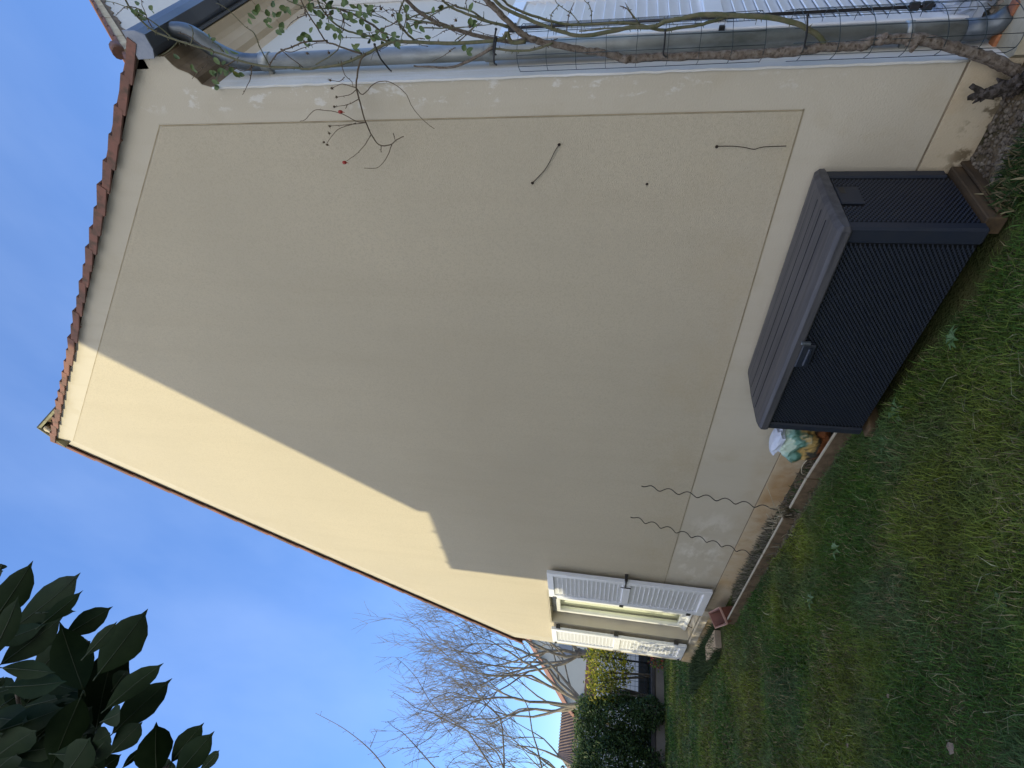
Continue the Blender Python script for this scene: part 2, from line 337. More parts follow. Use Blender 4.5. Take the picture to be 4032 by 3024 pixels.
def leafcloud(name, P, size, cols, parent=None, aspect=.5, flat=.0, mt=None):
    """leaf-shaped folded quads at points P (n,3), colours picked from cols"""
    n = len(P); a = rng.normal(size=(n, 3)); a /= np.linalg.norm(a, axis=1)[:, None]
    b = rng.normal(size=(n, 3)); b -= (b * a).sum(1)[:, None] * a; b /= np.linalg.norm(b, axis=1)[:, None]
    c_ = np.cross(a, b); s = size * rng.uniform(.6, 1.3, (n, 1))
    V = np.empty((n, 6, 3))
    V[:, 0] = P; V[:, 1] = P + a * s * .35 + b * s * aspect * .5 + c_ * s * .10; V[:, 2] = P + a * s * .7 + b * s * aspect * .42 + c_ * s * .08
    V[:, 3] = P + a * s; V[:, 4] = P + a * s * .7 - b * s * aspect * .42 + c_ * s * .08; V[:, 5] = P + a * s * .35 - b * s * aspect * .5 + c_ * s * .10
    base = (np.arange(n) * 6)[:, None]
    F = np.concatenate([base + np.array([[0, 1, 2, 3]]), base + np.array([[0, 3, 4, 5]])])
    ci = np.asarray(cols)[rng.integers(0, len(cols), n)] * rng.uniform(.75, 1.25, (n, 1))
    return npmesh(name, V.reshape(-1, 3), F, mt or M['leafattr'], parent, np.repeat(ci, 6, 0))

# ------------------------------------------------------------------ ground
G0 = 0.04
def gz(x, y):
    return G0 + .014 * np.sin(x * 2.1 + y * 1.3) + .012 * np.sin(x * 5.3 - y * 4.1) + .008 * np.sin(y * 9 + x * 3)
def field(x, y, s, seed):
    r = np.random.default_rng(seed); out = np.zeros_like(x)
    for k in range(7):
        a = r.uniform(0, 2 * PI); q = s * r.uniform(.6, 1.7); out += np.sin((x * math.cos(a) + y * math.sin(a)) * q + r.uniform(0, 6.3))
    return out / 7
xs = np.concatenate([np.linspace(-400, -14, 20), np.linspace(-13.5, 4, 180), np.linspace(6, 300, 10)])
ys = np.concatenate([np.linspace(-200, -10, 8), np.linspace(-8, -.0, 90), np.linspace(.2, 8, 30), np.linspace(12, 400, 14)])
gx, gy = np.meshgrid(xs, ys, indexing='ij'); fade = np.clip((14 - np.abs(gx)) / 2, 0, 1)
gzv = G0 + (gz(gx, gy) - G0) * fade * (gy < -.36)
gzv = np.where((gy > -.32) & (gy < .6) & (gx > -5.5) & (gx < 3), .035, gzv)
V = np.stack([gx, gy, gzv], -1).reshape(-1, 3); ny = len(ys)
ii, jj = np.meshgrid(np.arange(len(xs) - 1), np.arange(ny - 1), indexing='ij'); b0 = (ii * ny + jj).ravel()
F = np.stack([b0, b0 + ny, b0 + ny + 1, b0 + 1], 1)
tag(npmesh('ground', V, F, M['lawn'], smooth=True), kind='structure')

def grass(name, n, x0, x1, y0, y1, h0, h1, label):
    x = rng.uniform(x0, x1, n * 2); y = rng.uniform(y0, y1, n * 2)
    keep = ~((x > -1.80) & (x < -.42) & (y > -.50)) & ~((y > -.345) & (x > -5.5) & (x < .5)) & ~((x > -8.32) & (y > -.02)) & ~((x > -.02) & (y > -.27))
    keep &= ~((x > -5.56) & (x < -5.30) & (y > -.33)) & ~((x > -6.9) & (x < -6.1) & (y > -.42) & (y < -.08))
    dens = .62 + .5 * field(x, y, 5.5, 3) + .25 * field(x, y, 15, 4); keep &= rng.uniform(0, 1, len(x)) < dens + .25
    x = x[keep][:n]; y = y[keep][:n]; n = len(x)
    hh = (h0 + (h1 - h0) * rng.uniform(0, 1, n) ** 1.8) * (1 + .55 * field(x, y, 3.5, 5) + .35 * field(x, y, 12, 15)) ; a = rng.uniform(0, 2 * PI, n) + .8 * field(x, y, 2.2, 8)
    lg = rng.uniform(0, 1, n) < .004; hh[lg] *= 1.5
    lean = rng.uniform(.2, 1.25, n); lean[lg] = 1.2; dx = np.cos(a); dy = np.sin(a); wv = rng.uniform(.0010, .0026, n) * (1 + (x < -3) * .8 + (x < -6) * 1.2)
    z = gz(x, y) * (y < -.36) + G0 * (y >= -.36) - .004
    px_, py_ = -dy, dx; V = np.empty((n, 5, 3))
    for k, (t, ww) in enumerate(((0, 1.), (.5, .8))):
        cx = x + dx * lean * hh * t * t * 1.1; cy = y + dy * lean * hh * t * t * 1.1; cz = z + hh * t * (1 - .25 * lean * t)
        V[:, 2 * k] = np.stack([cx + px_ * wv * ww, cy + py_ * wv * ww, cz], 1); V[:, 2 * k + 1] = np.stack([cx - px_ * wv * ww, cy - py_ * wv * ww, cz], 1)
    V[:, 4] = np.stack([x + dx * lean * hh * 1.1, y + dy * lean * hh * 1.1, z + hh * (1 - .5 * np.minimum(lean, 1.1))], 1)
    base = (np.arange(n) * 5)[:, None]
    F = np.concatenate([base + np.array([[0, 1, 3]]), base + np.array([[0, 3, 2]]), base + np.array([[2, 3, 4]])])
    f1 = field(x, y, 4, 11); f2 = field(x, y, 9, 12)
    g0_ = np.array([.050, .125, .018]); g1_ = np.array([.165, .205, .030]); g2_ = np.array([.095, .165, .065]); br = np.array([.28, .235, .12])
    u = np.clip(.45 + 1.3 * f1 + rng.normal(0, .25, n), 0, 1)[:, None]; col = g0_ * (1 - u) + g1_ * u
    u2 = (np.clip(f2 * 2, 0, 1) * .7)[:, None]; col = col * (1 - u2) + g2_ * u2
    dead = (rng.uniform(0, 1, n) < .07 + .14 * np.clip(field(x, y, 6, 13) * 2, 0, 1)); col[dead] = br * rng.uniform(.5, 1.2, (dead.sum(), 1)); col[lg] = np.array([.26, .27, .15])
    col *= rng.uniform(.45, 1.45, (n, 1)) * (1 + .35 * field(x, y, 11, 21))[:, None]
    o = npmesh(name, V.reshape(-1, 3), F, M['grass'], None, np.repeat(col, 5, 0)); return tag(o, label, 'grass', kind='stuff')
grass('lawn_grass', 200000, -4.6, .6, -3.1, -.33, .022, .075, 'short mossy green lawn grass beside the storage box and gable wall')
grass('far_lawn_grass', 120000, -12.0, -4.6, -3.4, 2.4, .03, .07, 'sparser lawn grass between the window and the low wall')

# ------------------------------------------------------------------ the house
house = empty('house', (-3.5, 0, 0))
tag(house, 'cream rendered gable house with ochre wall panel, white shutters and red verge tiles', 'house')
AX, AZ, SL = -3.52, 7.52, .977
XL = -8.30
rk = lambda x: AZ - SL * abs(x - AX)
WX0, WX1, WZ0, WZ1 = -7.32, -6.12, .27, 2.17
T = .28
w_ = MB()
w_.prism([(XL, 0), (WX0, 0), (WX0, rk(WX0)), (XL, rk(XL))], 'y', 0, T)
w_.prism([(WX0, 0), (WX1, 0), (WX1, WZ0), (WX0, WZ0)], 'y', 0, T)
w_.prism([(WX0, WZ1), (WX1, WZ1), (WX1, rk(WX1)), (WX0, rk(WX0))], 'y', 0, T)
w_.prism([(WX1, 0), (AX, 0), (AX, AZ), (WX1, rk(WX1))], 'y', 0, T)
sw = [(0, 3.60), (.018, 3.655), (.045, 3.668), (.072, 3.70), (.092, 3.745), (.112, 3.765), (.150, 3.785), (.154, 3.85), (.16, 3.915)]
w_.prism([(AX, 0), (0, 0)] + sw + [(AX, AZ)], 'y', 0, T)
w_.build('gable_wall', M['band'], house)
# ochre panel, 4 mm proud of the smooth bands
pt = lambda x: rk(x) - .245
MB().prism([(-.18, .80), (-.181, pt(-.18)), (AX, pt(AX)), (-8.06, pt(-8.06)), (-8.06, .80), (WX0 - .02, .80), (WX0 - .02, WZ1 + .015), (WX1 + .02, WZ1 + .015), (WX1 + .02, .80)][::-1], 'y', -.0045, -.0002).build('render_panel', M['panel'], house)
# flat dark strips between panel and bands: groove shade and dirt in the colour
gr = MB()
def strip(a, b, wd, y=-.0015):
    a = Vector((a[0], 0, a[1])); b = Vector((b[0], 0, b[1])); d = (b - a).normalized(); nrm = Vector((-d.z, 0, d.x)) * wd / 2
    ps = [a - nrm, b - nrm, b + nrm, a + nrm]; ps = [Vector((q.x, y, q.z)) for q in ps]; gr.add(ps, [(0, 1, 2, 3)])
strip((-.176, .795), (-.176, pt(-.18) + .008), .006); strip((-.172, pt(-.18) + .006), (AX, pt(AX) + .006), .006)
strip((-.17, .796), (WX1 + .02, .796), .006); strip((AX, pt(AX) + .006), (-8.06, pt(-8.06) + .006), .004)
gr.build('panel_groove', mat('dirt and shade groove', (.30, .25, .17), .9, .1, col2=(.42, .36, .25), ns=8), house)
# plinth, bevelled top edge
MB().prism([(XL - .006, 0), (.004, 0), (.004, .232), (WX1 + .1, .232), (XL - .006, .232)], 'y', -.007, -.0003).build('plinth', M['plinth'], house)
g2 = MB(); g2.add([(XL, -.0008, .2325), (0, -.0008, .2325), (0, -.0008, .241), (XL, -.0008, .241)], [(0, 1, 2, 3)])  # dark strip: shade of the groove put into the colour
g2.build('plinth_groove', mat('groove shade', (.16, .13, .09), .9, .1, col2=(.3, .25, .18), ns=6), house)
# pale water stains between the stakes
# facade (x = 0 plane)
fa = MB()
fa.box(-.25, .0025, .0008, 5.2, 0, 3.68); 
fa.prism([(.40, 3.95), (.42, 4.33), (3.2, 6.83), (6.0, 4.33), (6.0, 3.95)], 'x', -.25, 0)
fa.prism([(5.2, 0), (9, 0), (9, 3.68), (5.2, 3.68)], 'x', -.25, 0)
fa.build('facade_wall', M['facade'], house)
# worn bright corner bead
bead = MB(); pts = [(.002 + random.uniform(-.002, .003), -.0055, z) for z in np.linspace(.24, 3.60, 60)]
bead.tube(pts, .006, 6); bead.build('corner_bead', M['facade'], house)
# other walls and roof so that the house is whole
ow = MB(); ow.box(XL, XL + .25, T, 9, 0, rk(XL) - .05); ow.prism([(XL, 0), (0, 0), (0, 3.9), (AX, AZ), (XL, rk(XL))], 'y', 9, 9.25)
ow.build('rear_walls', M['facade'], house)
rf = MB()
def slab(x0, z0, x1, z1, y0, y1, th):
    rf.add([(x0, y0, z0), (x1, y0, z1), (x1, y1, z1), (x0, y1, z0), (x0, y0, z0 + th), (x1, y0, z1 + th), (x1, y1, z1 + th), (x0, y1, z0 + th)],
           [(0, 3, 2, 1), (4, 5, 6, 7), (0, 1, 5, 4), (1, 2, 6, 5), (2, 3, 7, 6), (3, 0, 4, 7)])
slab(AX, AZ + .02, .22, rk(.22) + .04, .03, 9.2, .05); slab(AX, AZ + .02, XL - .22, rk(XL - .22) + .02, .03, 9.2, .05)
rf.build('roof', M['roof'], house)
# verge tiles: stepped L-shaped pieces
def verge(side):
    n = 25 if side > 0 else 33
    run = (.20 - AX) if side > 0 else (AX - (XL - .17)); t = MB()
    step = run / n * math.sqrt(1 + SL * SL); dirv = Vector((side, 0, -SL)).normalized(); nrm = Vector((side * SL, 0, 1)).normalized()
    for i in range(n):
        p = Vector((AX, 0, AZ - (.004 if side > 0 else -.004))) + dirv * (i * step)
        lenn = step * 1.12; alt = (i % 2)
        if side > 0:
            face = .038 + random.uniform(-.006, .010); tilt = .026 + random.uniform(-.004, .006)
            y0 = -.040 - random.uniform(0, .006); th = .016
        else:
            face = .045; tilt = .014; y0 = -.032 - (.004 if alt else 0); th = .012
        a0 = p + nrm * (.012); a1 = p + dirv * lenn + nrm * (.012 + tilt)
        b0_ = p + nrm * (.012 - face * .8); b1 = p + dirv * lenn + nrm * (.012 + tilt - face)
        nx = Vector((0, th, 0)); Y = Vector((0, y0, 0))
        vs = [a0 + Y, a1 + Y, b1 + Y, b0_ + Y]; vs += [v + nx for v in vs]
        t.add(vs, [(0, 3, 2, 1), (4, 5, 6, 7), (0, 1, 5, 4), (1, 2, 6, 5), (2, 3, 7, 6), (3, 0, 4, 7)])
        # flat top wing of the tile
        q = nrm * .010; back = Vector((0, .34, 0))
        vs = [a0 + Y, a1 + Y, a1 + Y + back, a0 + Y + back]; vs += [v + q for v in vs]
        t.add(vs, [(0, 1, 2, 3), (4, 7, 6, 5), (0, 4, 5, 1), (1, 5, 6, 2), (2, 6, 7, 3), (3, 7, 4, 0)])
        if side > 0:   # nib and mortar blob under the lower end
            e = b1 + Vector((0, y0 * .4, 0)); t.ball(e - dirv * .012, .011, 5)
    t.build('verge_tiles', M['tile'], house)
verge(1); verge(-1)
# angular ridge end tile
A_ = Vector((-3.50, .02, 7.80)); Rf = Vector((-2.93, .05, 7.04)); Lf = at(258, 1763, 'y', -.07)
A_ = at(147, 1687, 'y', .06); Rf = at(240, 1582, 'y', .08)
rd = MB(); bk = Vector((0, .5, 0))
for P, Q in ((A_, Rf), (A_, Lf)):
    n_ = (Q - P).cross(bk).normalized(); n_ = n_ if n_.z > 0 else -n_; n_ *= .025
    vs = [P, Q, Q + bk, P + bk]; vs += [v - n_ for v in vs]
    rd.add(vs, [(0, 1, 2, 3), (4, 7, 6, 5), (0, 4, 5, 1), (1, 5, 6, 2), (2, 6, 7, 3), (3, 7, 4, 0)])
rd.build('ridge_tile', M['oldtile'], house)
rm = MB(); mid = (A_ + Rf + Lf) / 3
rm.prism([(A_.x + .02, A_.z - .06), (Rf.x - .05, Rf.z + .05), (mid.x - .12, mid.z - .22), (Lf.x + .05, Lf.z + .02)], 'y', .14, .3)
rm.build('ridge_mortar', M['cornice_end'], house)
rb = MB(); rb.ball(at(188, 1688, 'y', .06), .035, 7, (1.2, 1, 1)); rb.tube([at(188, 1688, 'y', .06), at(205, 1703, 'y', .03), at(214, 1722, 'y', .0)], [.03, .02, .012]); rb.build('mortar_blob', M['mortar'], house)
# cornice along the eave of the facade
co = MB(); prof = sw + [(0, 3.915)]
y_ = T + .004; co.prism(prof, 'y', .0, .0) if False else None
seg = [.30, .92, 1.44, 2.0, 2.56, 3.1, 3.7]
for a, b in zip(seg[:-1], seg[1:]): co.prism([(max(px_, .0005), pz) for px_, pz in prof], 'y', a, b - .006)
co.build('cornice', M['cornice'], house)
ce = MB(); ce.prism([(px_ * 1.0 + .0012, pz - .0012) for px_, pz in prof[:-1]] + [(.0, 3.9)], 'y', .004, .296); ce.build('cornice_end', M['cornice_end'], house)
# gutter: trough along the eave with a boxed end
gx0, gz0 = .165, 3.82
gp = [(gx0, gz0 + .075), (gx0, gz0), (gx0 + .03, gz0 - .012), (gx0 + .085, gz0 - .008), (gx0 + .10, gz0 + .03), (gx0 + .098, gz0 + .078), (gx0 + .108, gz0 + .085), (gx0 + .112, gz0 + .075), (gx0 + .106, gz0 + .025), (gx0 + .09, gz0 - .016), (gx0 + .03, gz0 - .02), (gx0 - .007, gz0 - .004), (gx0 - .007, gz0 + .075)]
gt = MB(); gt.prism(gp, 'y', -.028, 3.7)
for yy in (.62, 1.35, 2.1): gt.prism([(a + (.003 if a > gx0 else -.003), b - .003) for a, b in gp], 'y', yy, yy + .03)
gt.build('gutter', M['gutter'], house)
gc = MB(); gc.prism([(gx0 - .01, gz0 + .082), (gx0 - .01, gz0 - .006), (gx0 + .03, gz0 - .024), (gx0 + .092, gz0 - .02), (gx0 + .110, gz0 + .025), (gx0 + .114, gz0 + .088)], 'y', -.036, -.0285)
gc.build('gutter_end_cap', M['gutterend'], house)
ff = MB(); ff.box(.158, .1705, .3, 3.7, 3.79, 3.93); ff.build('fascia', M['gutter'], house)
# downpipe with swan-neck
PX, PY, PR = .058, .160, .038
dp = MB()
dp.tube([(PX, PY, .17), (PX, PY, 3.40)], PR, 24)
dpo = dp.build('downpipe', M['zinc'], house)
for zz, hh in ((2.18, .045), (.42, .03), (3.33, .05)):
    c_ = MB(); c_.tube([(PX, PY, zz), (PX, PY, zz + .003), (PX, PY, zz + hh), (PX, PY, zz + hh + .003)], [PR, PR + .005, PR + .005, PR], 24); 
    c_.box(-.002, PX - PR + .004, PY - .012, PY + .012, zz + .008, zz + .03); o = c_.build('pipe_clip', M['zinc'], house)
el = MB(); el.tube(smoothline([(PX, PY, 3.36), (PX, PY, 3.44), (PX + .015, PY, 3.52), (.12, PY + .0, 3.61), (.175, PY + .005, 3.68), (.205, PY + .01, 3.74), (.212, PY + .01, 3.81)], 5), PR + .002, 20); el.build('pipe_elbow', M['elbow'], house)
sh = MB(); sh.tube([(PX, PY, .235), (PX, PY, .17), (PX + .02, PY - .005, .12), (PX + .06, PY - .02, .095)], [PR + .003, PR + .004, PR + .003, PR], 20); sh.build('pipe_shoe', M['elbow'], house)
# facade dormer gable: verge with orange tiles (slope climbs along the facade)
dg = MB(); dm = MB(); dt = MB()
def dpnt(y): return 4.385 + (y - .44) * .935
for i in range(14):
    y0 = .38 + i * .22; y1 = y0 + .235; z0 = dpnt(y0); z1 = dpnt(y1)
    dt.add([(.035, y0, z0 + .035), (.035, y1, z1 + .018), (.035, y1, z1 - .002), (.035, y0, z0 + .005), (-.5, y0, z0 + .035), (-.5, y1, z1 + .018), (-.5, y1, z1 - .002), (-.5, y0, z0 + .005)],
           [(0, 1, 2, 3), (7, 6, 5, 4), (0, 4, 5, 1), (3, 2, 6, 7), (0, 3, 7, 4), (1, 5, 6, 2)])
dt.tube([(.03, .50, dpnt(.50) + .045), (.03, .62, dpnt(.62) + .045)], .035, 10)
dt.build('dormer_tiles', M['tile'], house)
for i in range(7):
    y0 = .40 + i * .44; y1 = y0 + .43
    dm.add([(.028, y0, dpnt(y0) + .004), (.028, y1, dpnt(y1) + .004), (.028, y1, dpnt(y1) - .055), (.028, y0, dpnt(y0) - .055), (0, y0, dpnt(y0) + .004), (0, y1, dpnt(y1) + .004), (0, y1, dpnt(y1) - .055), (0, y0, dpnt(y0) - .055)],
           [(0, 1, 2, 3), (7, 6, 5, 4), (0, 4, 5, 1), (3, 2, 6, 7), (0, 3, 7, 4), (1, 5, 6, 2)])
dm.build('dormer_verge', M['mortar'], house)
yy_ = np.linspace(.42, 2.6, 60); dg.prism([(a, dpnt(a) - .05) for a in yy_] + [(a, dpnt(a) - .075 - .03 * abs(math.sin(a * 11)) * random.uniform(.3, 1.2) - random.uniform(0, .008)) for a in yy_[::-1]], 'x', .001, .008)
dg.ball((.02, .50, 4.22), .08, 7, (.5, 1, 1.5)); dg.ball((.06, .30, 4.06), .09, 7, (.6, 1, 1.2)); dg.box(.10, .19, .0, .42, 3.905, 3.985)
dg.build('dormer_mortar', M['cornice_end'], house)
sr = MB(); sr.add([(.035, .36, 4.33), (-2.2, .36, 4.33), (-2.2, 3.2, 7.0), (.035, 3.2, 7.0)], [(0, 1, 2, 3)]); sr.build('dormer_roof', M['roof'], house)

# ---- gable window and its shutters
win = MB()
wy = .155
def fr(x0, x1, z0, z1, t, y0, y1, m_):
    m_.cbox(x0, x0 + t, y0, y1, z0, z1, .004); m_.cbox(x1 - t, x1, y0, y1, z0, z1, .004)
    m_.cbox(x0 + t, x1 - t, y0, y1, z0, z0 + t, .004); m_.cbox(x0 + t, x1 - t, y0, y1, z1 - t, z1, .004)
fr(WX0 + .001, WX1 - .001, WZ0 + .03, WZ1 - .001, .055, wy, wy + .07, win)
fr(WX0 + .06, (WX0 + WX1) / 2, WZ0 + .09, WZ1 - .06, .06, wy - .018, wy + .05, win)
fr((WX0 + WX1) / 2 + .002, WX1 - .06, WZ0 + .09, WZ1 - .06, .06, wy - .018, wy + .05, win)
win.prism([(wy - .035, WZ0 + .03), (wy - .035, WZ0 + .05), (wy + .0, WZ0 + .10), (wy + .07, WZ0 + .10), (wy + .07, WZ0 + .03)], 'x', WX0 + .002, WX1 - .002)
wino = win.build('window', M['frame'], house)
for a, b in ((WX0 + .12, (WX0 + WX1) / 2 - .06), ((WX0 + WX1) / 2 + .062, WX1 - .12)):
    MB().add([(a, wy + .02, WZ0 + .15), (b, wy + .02, WZ0 + .15), (b, wy + .02, WZ1 - .12), (a, wy + .02, WZ1 - .12)], [(0, 1, 2, 3)]).build('pane', M['pane'], wino).location = (0, 0, 0)
cu = MB(); n = 60
vs = []
for i in range(n + 1):
    xx = WX0 + .03 + (WX1 - WX0 - .06) * i / n; yy = .245 + .010 * math.sin(i * 1.3)
    vs += [(xx, yy, WZ0 + .02), (xx, yy, WZ1)]
cu.add(vs, [(2 * i, 2 * i + 2, 2 * i + 3, 2 * i + 1) for i in range(n)], True); o = cu.build('curtain', M['curtain'], wino); o.location = (0, 0, 0)
rmb = MB(); rmb.box(WX0 - .3, WX1 + .3, 1.6, 1.7, 0, 2.6); rmb.build('room_wall', M['room'], house)
si = MB(); si.prism([(-.035, WZ0 - .10), (-.035, WZ0 - .018), (-.03, WZ0 - .012), (T, WZ0 + .035), (T, WZ0 + .002), (.0, WZ0 - .0), (0.0, WZ0 - .10)], 'x', WX0 - .06, WX1 + .04)
si.build('window_sill', M['sillstone'], house)
sti = MB(); sti.tube([(WX0 + .5, -.0, WZ0 + .012), (WX0 + .5, .02, WZ0 + .07), (WX0 + .53, .02, WZ0 + .08)], .005); sti.build('sill_hook', M['iron'], house)
MB().tube([(WX0 + .6, .02, WZ1), (WX0 + .6, .02, WZ1 - .05)], .006).build('lintel_hook', M['iron'], house)

def shutter(parent, x0, x1, z0, z1, y0, th, name='shutter', nsl=17, midz=None, axis='y', hw=True, hside=1):
    """louvred shutter parallel to the wall; y0 front face, th thickness. axis 'y': in the gable plane; 'x': in the facade plane"""
    S = Matrix.Identity(4) if axis == 'y' else Matrix(((0, -1, 0, 0), (1, 0, 0, 0), (0, 0, 1, 0), (0, 0, 0, 1)))
    f = MB(); st = .075; midz = midz or (z0 + z1) / 2; y1 = y0 + th
    f.cbox(x0, x0 + st, y0, y1, z0, z1, .005, S); f.cbox(x1 - st, x1, y0, y1, z0, z1, .005, S)
    f.cbox(x0 + st, x1 - st, y0, y1, z0, z0 + .085, .005, S); f.cbox(x0 + st, x1 - st, y0, y1, z1 - .075, z1, .005, S)
    f.cbox(x0 + st, x1 - st, y0, y1, midz - .045, midz + .045, .005, S)
    so = f.build(name, M['shutter'], parent)
    sl = MB()
    for za, zb in ((z0 + .085, midz - .045), (midz + .045, z1 - .075)):
        k = max(3, round((zb - za) / .052)); d = (zb - za) / k
        for i in range(k):
            z = za + d * (i + .5)
            Q = S @ Matrix.Translation((0, y0 + th * .5, z)) @ Matrix.Rotation(math.radians(-74), 4, 'X')
            sl.cbox(x0 + st - .001, x1 - st + .001, -d * .56, d * .56, -.004, .004, .002, Q)
    o = sl.build('slats', M['shutter'], so); o.location = (0, 0, 0)
    return so
s1 = shutter(house, -6.09, -5.355, .285, 2.145, -.095, .045)
h = MB(); h.box(-5.362, -5.30, -.062, -.048, 1.225, 1.245); h.cbox(-5.345, -5.325, -.085, .0, 1.215, 1.250, .003); h.box(-5.50, -5.35, -.104, -.096, 1.228, 1.242); h.tube([(-5.47, -.108, 1.17), (-5.47, -.112, 1.235), (-5.47, -.108, 1.29)], .006)
h.cbox(-5.352, -5.30, -.105, -.09, 1.226, 1.246, .002)
o = h.build('shutter_catch', M['iron'], s1); o.location = (0, 0, 0)
h = MB()
for zz in (.42, 1.22, 2.05): MB().cbox(-6.13, -6.06, -.10, -.03, zz, zz + .05, .003).build('hinge', M['iron'], s1).location = (0, 0, 0)
s2_ = shutter(house, -7.93, -7.345, .285, 2.165, -.095, .045)
h = MB()
for zz in (.40, 1.22, 2.04): MB().cbox(-7.36, -7.315, -.075, -.02, zz, zz + .06, .003).build('hinge', M['iron'], s2_).location = (0, 0, 0)
h = MB(); h.cbox(-7.985, -7.91, -.108, -.09, 1.22, 1.24, .002); h.tube([(-7.88, -.108, 1.15), (-7.88, -.112, 1.23), (-7.88, -.108, 1.27)], .006)
for zz in (.33, 2.12): h.ball((-7.92, -.10, zz), .018, 6)
h.tube([(-7.94, -.07, .3), (-7.94, -.07, 2.15)], .007)
o = h.build('shutter_catch', M['iron'], s2_); o.location = (0, 0, 0)
# facade shutter (beside the downpipe)
s3 = shutter(house, .235, .90, .17, 2.19, -.085, .04, axis='x')
h = MB(); h.tube([(.100, .335, .30), (.100, .335, 2.14)], .0075, 8)
for zz, a in ((2.12, .022), (.33, .018), (.38, .014), (1.18, .016)): h.cbox(.086, .118, .335 - a * .7, .335 + a * .7, zz - .02, zz + .02, .003)
h.cbox(.09, .112, .33, .36, 1.10, 1.20, .003)
o = h.build('espagnolette', M['iron'], s3); o.location = (0, 0, 0)
h = MB(); h.cbox(.0, .10, .215, .232, 1.155, 1.18, .003); o = h.build('shutter_catch', M['iron'], s3); o.location = (0, 0, 0)
# upper white window of the facade
uw = MB(); fr(0, 1, 0, 1, .08, 0, .04, uw) if False else None
Sx = Matrix(((0, -1, 0, 0), (1, 0, 0, 0), (0, 0, 1, 0), (0, 0, 0, 1)))
for a in (2.55, 2.62, 2.69, 2.76, 2.83, 2.90, 2.97, 3.04, 3.11, 3.18, 3.25, 3.32, 3.39, 3.46):
    uw.cbox(1.38, 2.6, -.035, -.002, a, a + .062, .006, Sx)
uw.cbox(1.31, 1.375, -.05, -.002, 2.5, 3.56, .006, Sx)
uw.build('roller_shutter', M['shutter'], house)

# ------------------------------------------------------------------ terrace edge at the corner
st = MB(); st.prism([(.003, .02), (.135, .02), (.66, 1.5), (.003, 1.5)][::1], 'z', -.02, .150) if False else None
# rough concrete ledge along the facade, with a brick edge
e0 = Vector((.035, -.01)); e1 = Vector((.52, -.10))
led = MB(); led.prism([(.003, .0), (.003, 2.4), (.60, 2.4), (.60, .02), (.16, -.005), (.02, -.02)], 'z', -.02, .10)
o = led.build('step_ledge', M['render_step']); tag(o, 'rough concrete ledge at the foot of the downpipe beside the facade', 'step')
def brickat(p, q, wd, z0, z1, mname, label):
    a = at(*p, 'z', z1); b = at(*q, 'z', z1); d = (b - a); d.z = 0; d.normalize(); n_ = Vector((d.y, -d.x, 0))
    if n_.y > 0: n_ = -n_
    poly = [(a.x, a.y), (b.x, b.y), ((b + n_ * wd).x, (b + n_ * wd).y), ((a + n_ * wd).x, (a + n_ * wd).y)]
    o = MB().prism(poly, 'z', z0, z1).build('edging_brick', M[mname], bevel=.006); return tag(o, label, 'brick', 'bricks edging the concrete ledge')
brickat((3866, 212), (3915, 118), .05, .02, .112, 'brick2', 'orange edging brick nearest the rose trunk beside the dark gap')
brickat((3922, 103), (3990, -14), .05, .02, .112, 'brick', 'purplish red edging brick right of the orange one by the concrete ledge')
brickat((4000, -32), (4060, -140), .05, .02, .112, 'brick', 'red edging brick farthest right along the concrete ledge')
sl = MB(); P_ = [at(*q, 'z', .055) for q in ((3925, 210), (4010, 40), (4300, 40), (4300, 215))]
sl.prism([(p.x, p.y) for p in P_], 'z', -.02, .055); tag(sl.build('terrace_slab', M['paver'], bevel=.004), 'grey terrace slab beyond the brick edge and dark gap', 'paving slab')
# plastic bag on the ledge
bag = MB(); bc = Vector((.115, .36, .19)); n1, n2 = 16, 12; vs = []
for i in range(n2 + 1):
    for k in range(n1):
        th = PI * i / n2; ph = 2 * PI * k / n1; r = 1 + .22 * math.sin(ph * 5 + i * 1.7) * math.sin(th) + random.uniform(-.10, .10)
        vs.append(bc + Vector((.105 * r * math.sin(th) * math.cos(ph), .13 * r * math.sin(th) * math.sin(ph), .10 * r * math.cos(th))))
bag.add(vs, [(i * n1 + k, i * n1 + (k + 1) % n1, (i + 1) * n1 + (k + 1) % n1, (i + 1) * n1 + k) for i in range(n2) for k in range(n1)], False)
tag(bag.build('plastic_bag', M['bagclear']), 'crumpled translucent blue-grey plastic bag on the ledge under the facade shutter', 'bag')
lit = MB()
for i in range(70):
    p = Vector((random.uniform(.03, .16), random.uniform(.2, .42), random.uniform(.105, .15))); d = Vector((random.uniform(-1, 1), random.uniform(-1, 1), random.uniform(-.2, .5))).normalized() * random.uniform(.015, .035); s_ = d.orthogonal().normalized() * random.uniform(.006, .012)
    lit.add([p, p + d * .5 + s_, p + d, p + d * .5 - s_], [(0, 1, 2, 3)])
tag(lit.build('leaf_litter', M['deadleaf']), 'brown dry leaf litter caught behind the foot of the downpipe', 'leaves', kind='stuff')

# ------------------------------------------------------------------ bed strip along the wall
bd = MB(); bd.box(-5.5, .3, -.33, -.0075, 0, .045); tag(bd.build('soil_strip', M['soil']), kind='structure')
st = MB()
for i in range(1100):
    xx = random.uniform(-.40, -.12) if random.random() < .22 else random.uniform(-5.4, .1); yy = random.uniform(-.33, -.015) if xx < -.4 else random.uniform(-.30, -.02)
    r = random.uniform(.004, .014); st.ball((xx, yy, .045 + r * .3), r, 5, (1, random.uniform(.6, 1), .6))
tag(st.build('gravel', M['stone']), 'small pale stones scattered along the foot of the gable wall', 'gravel', kind='stuff')
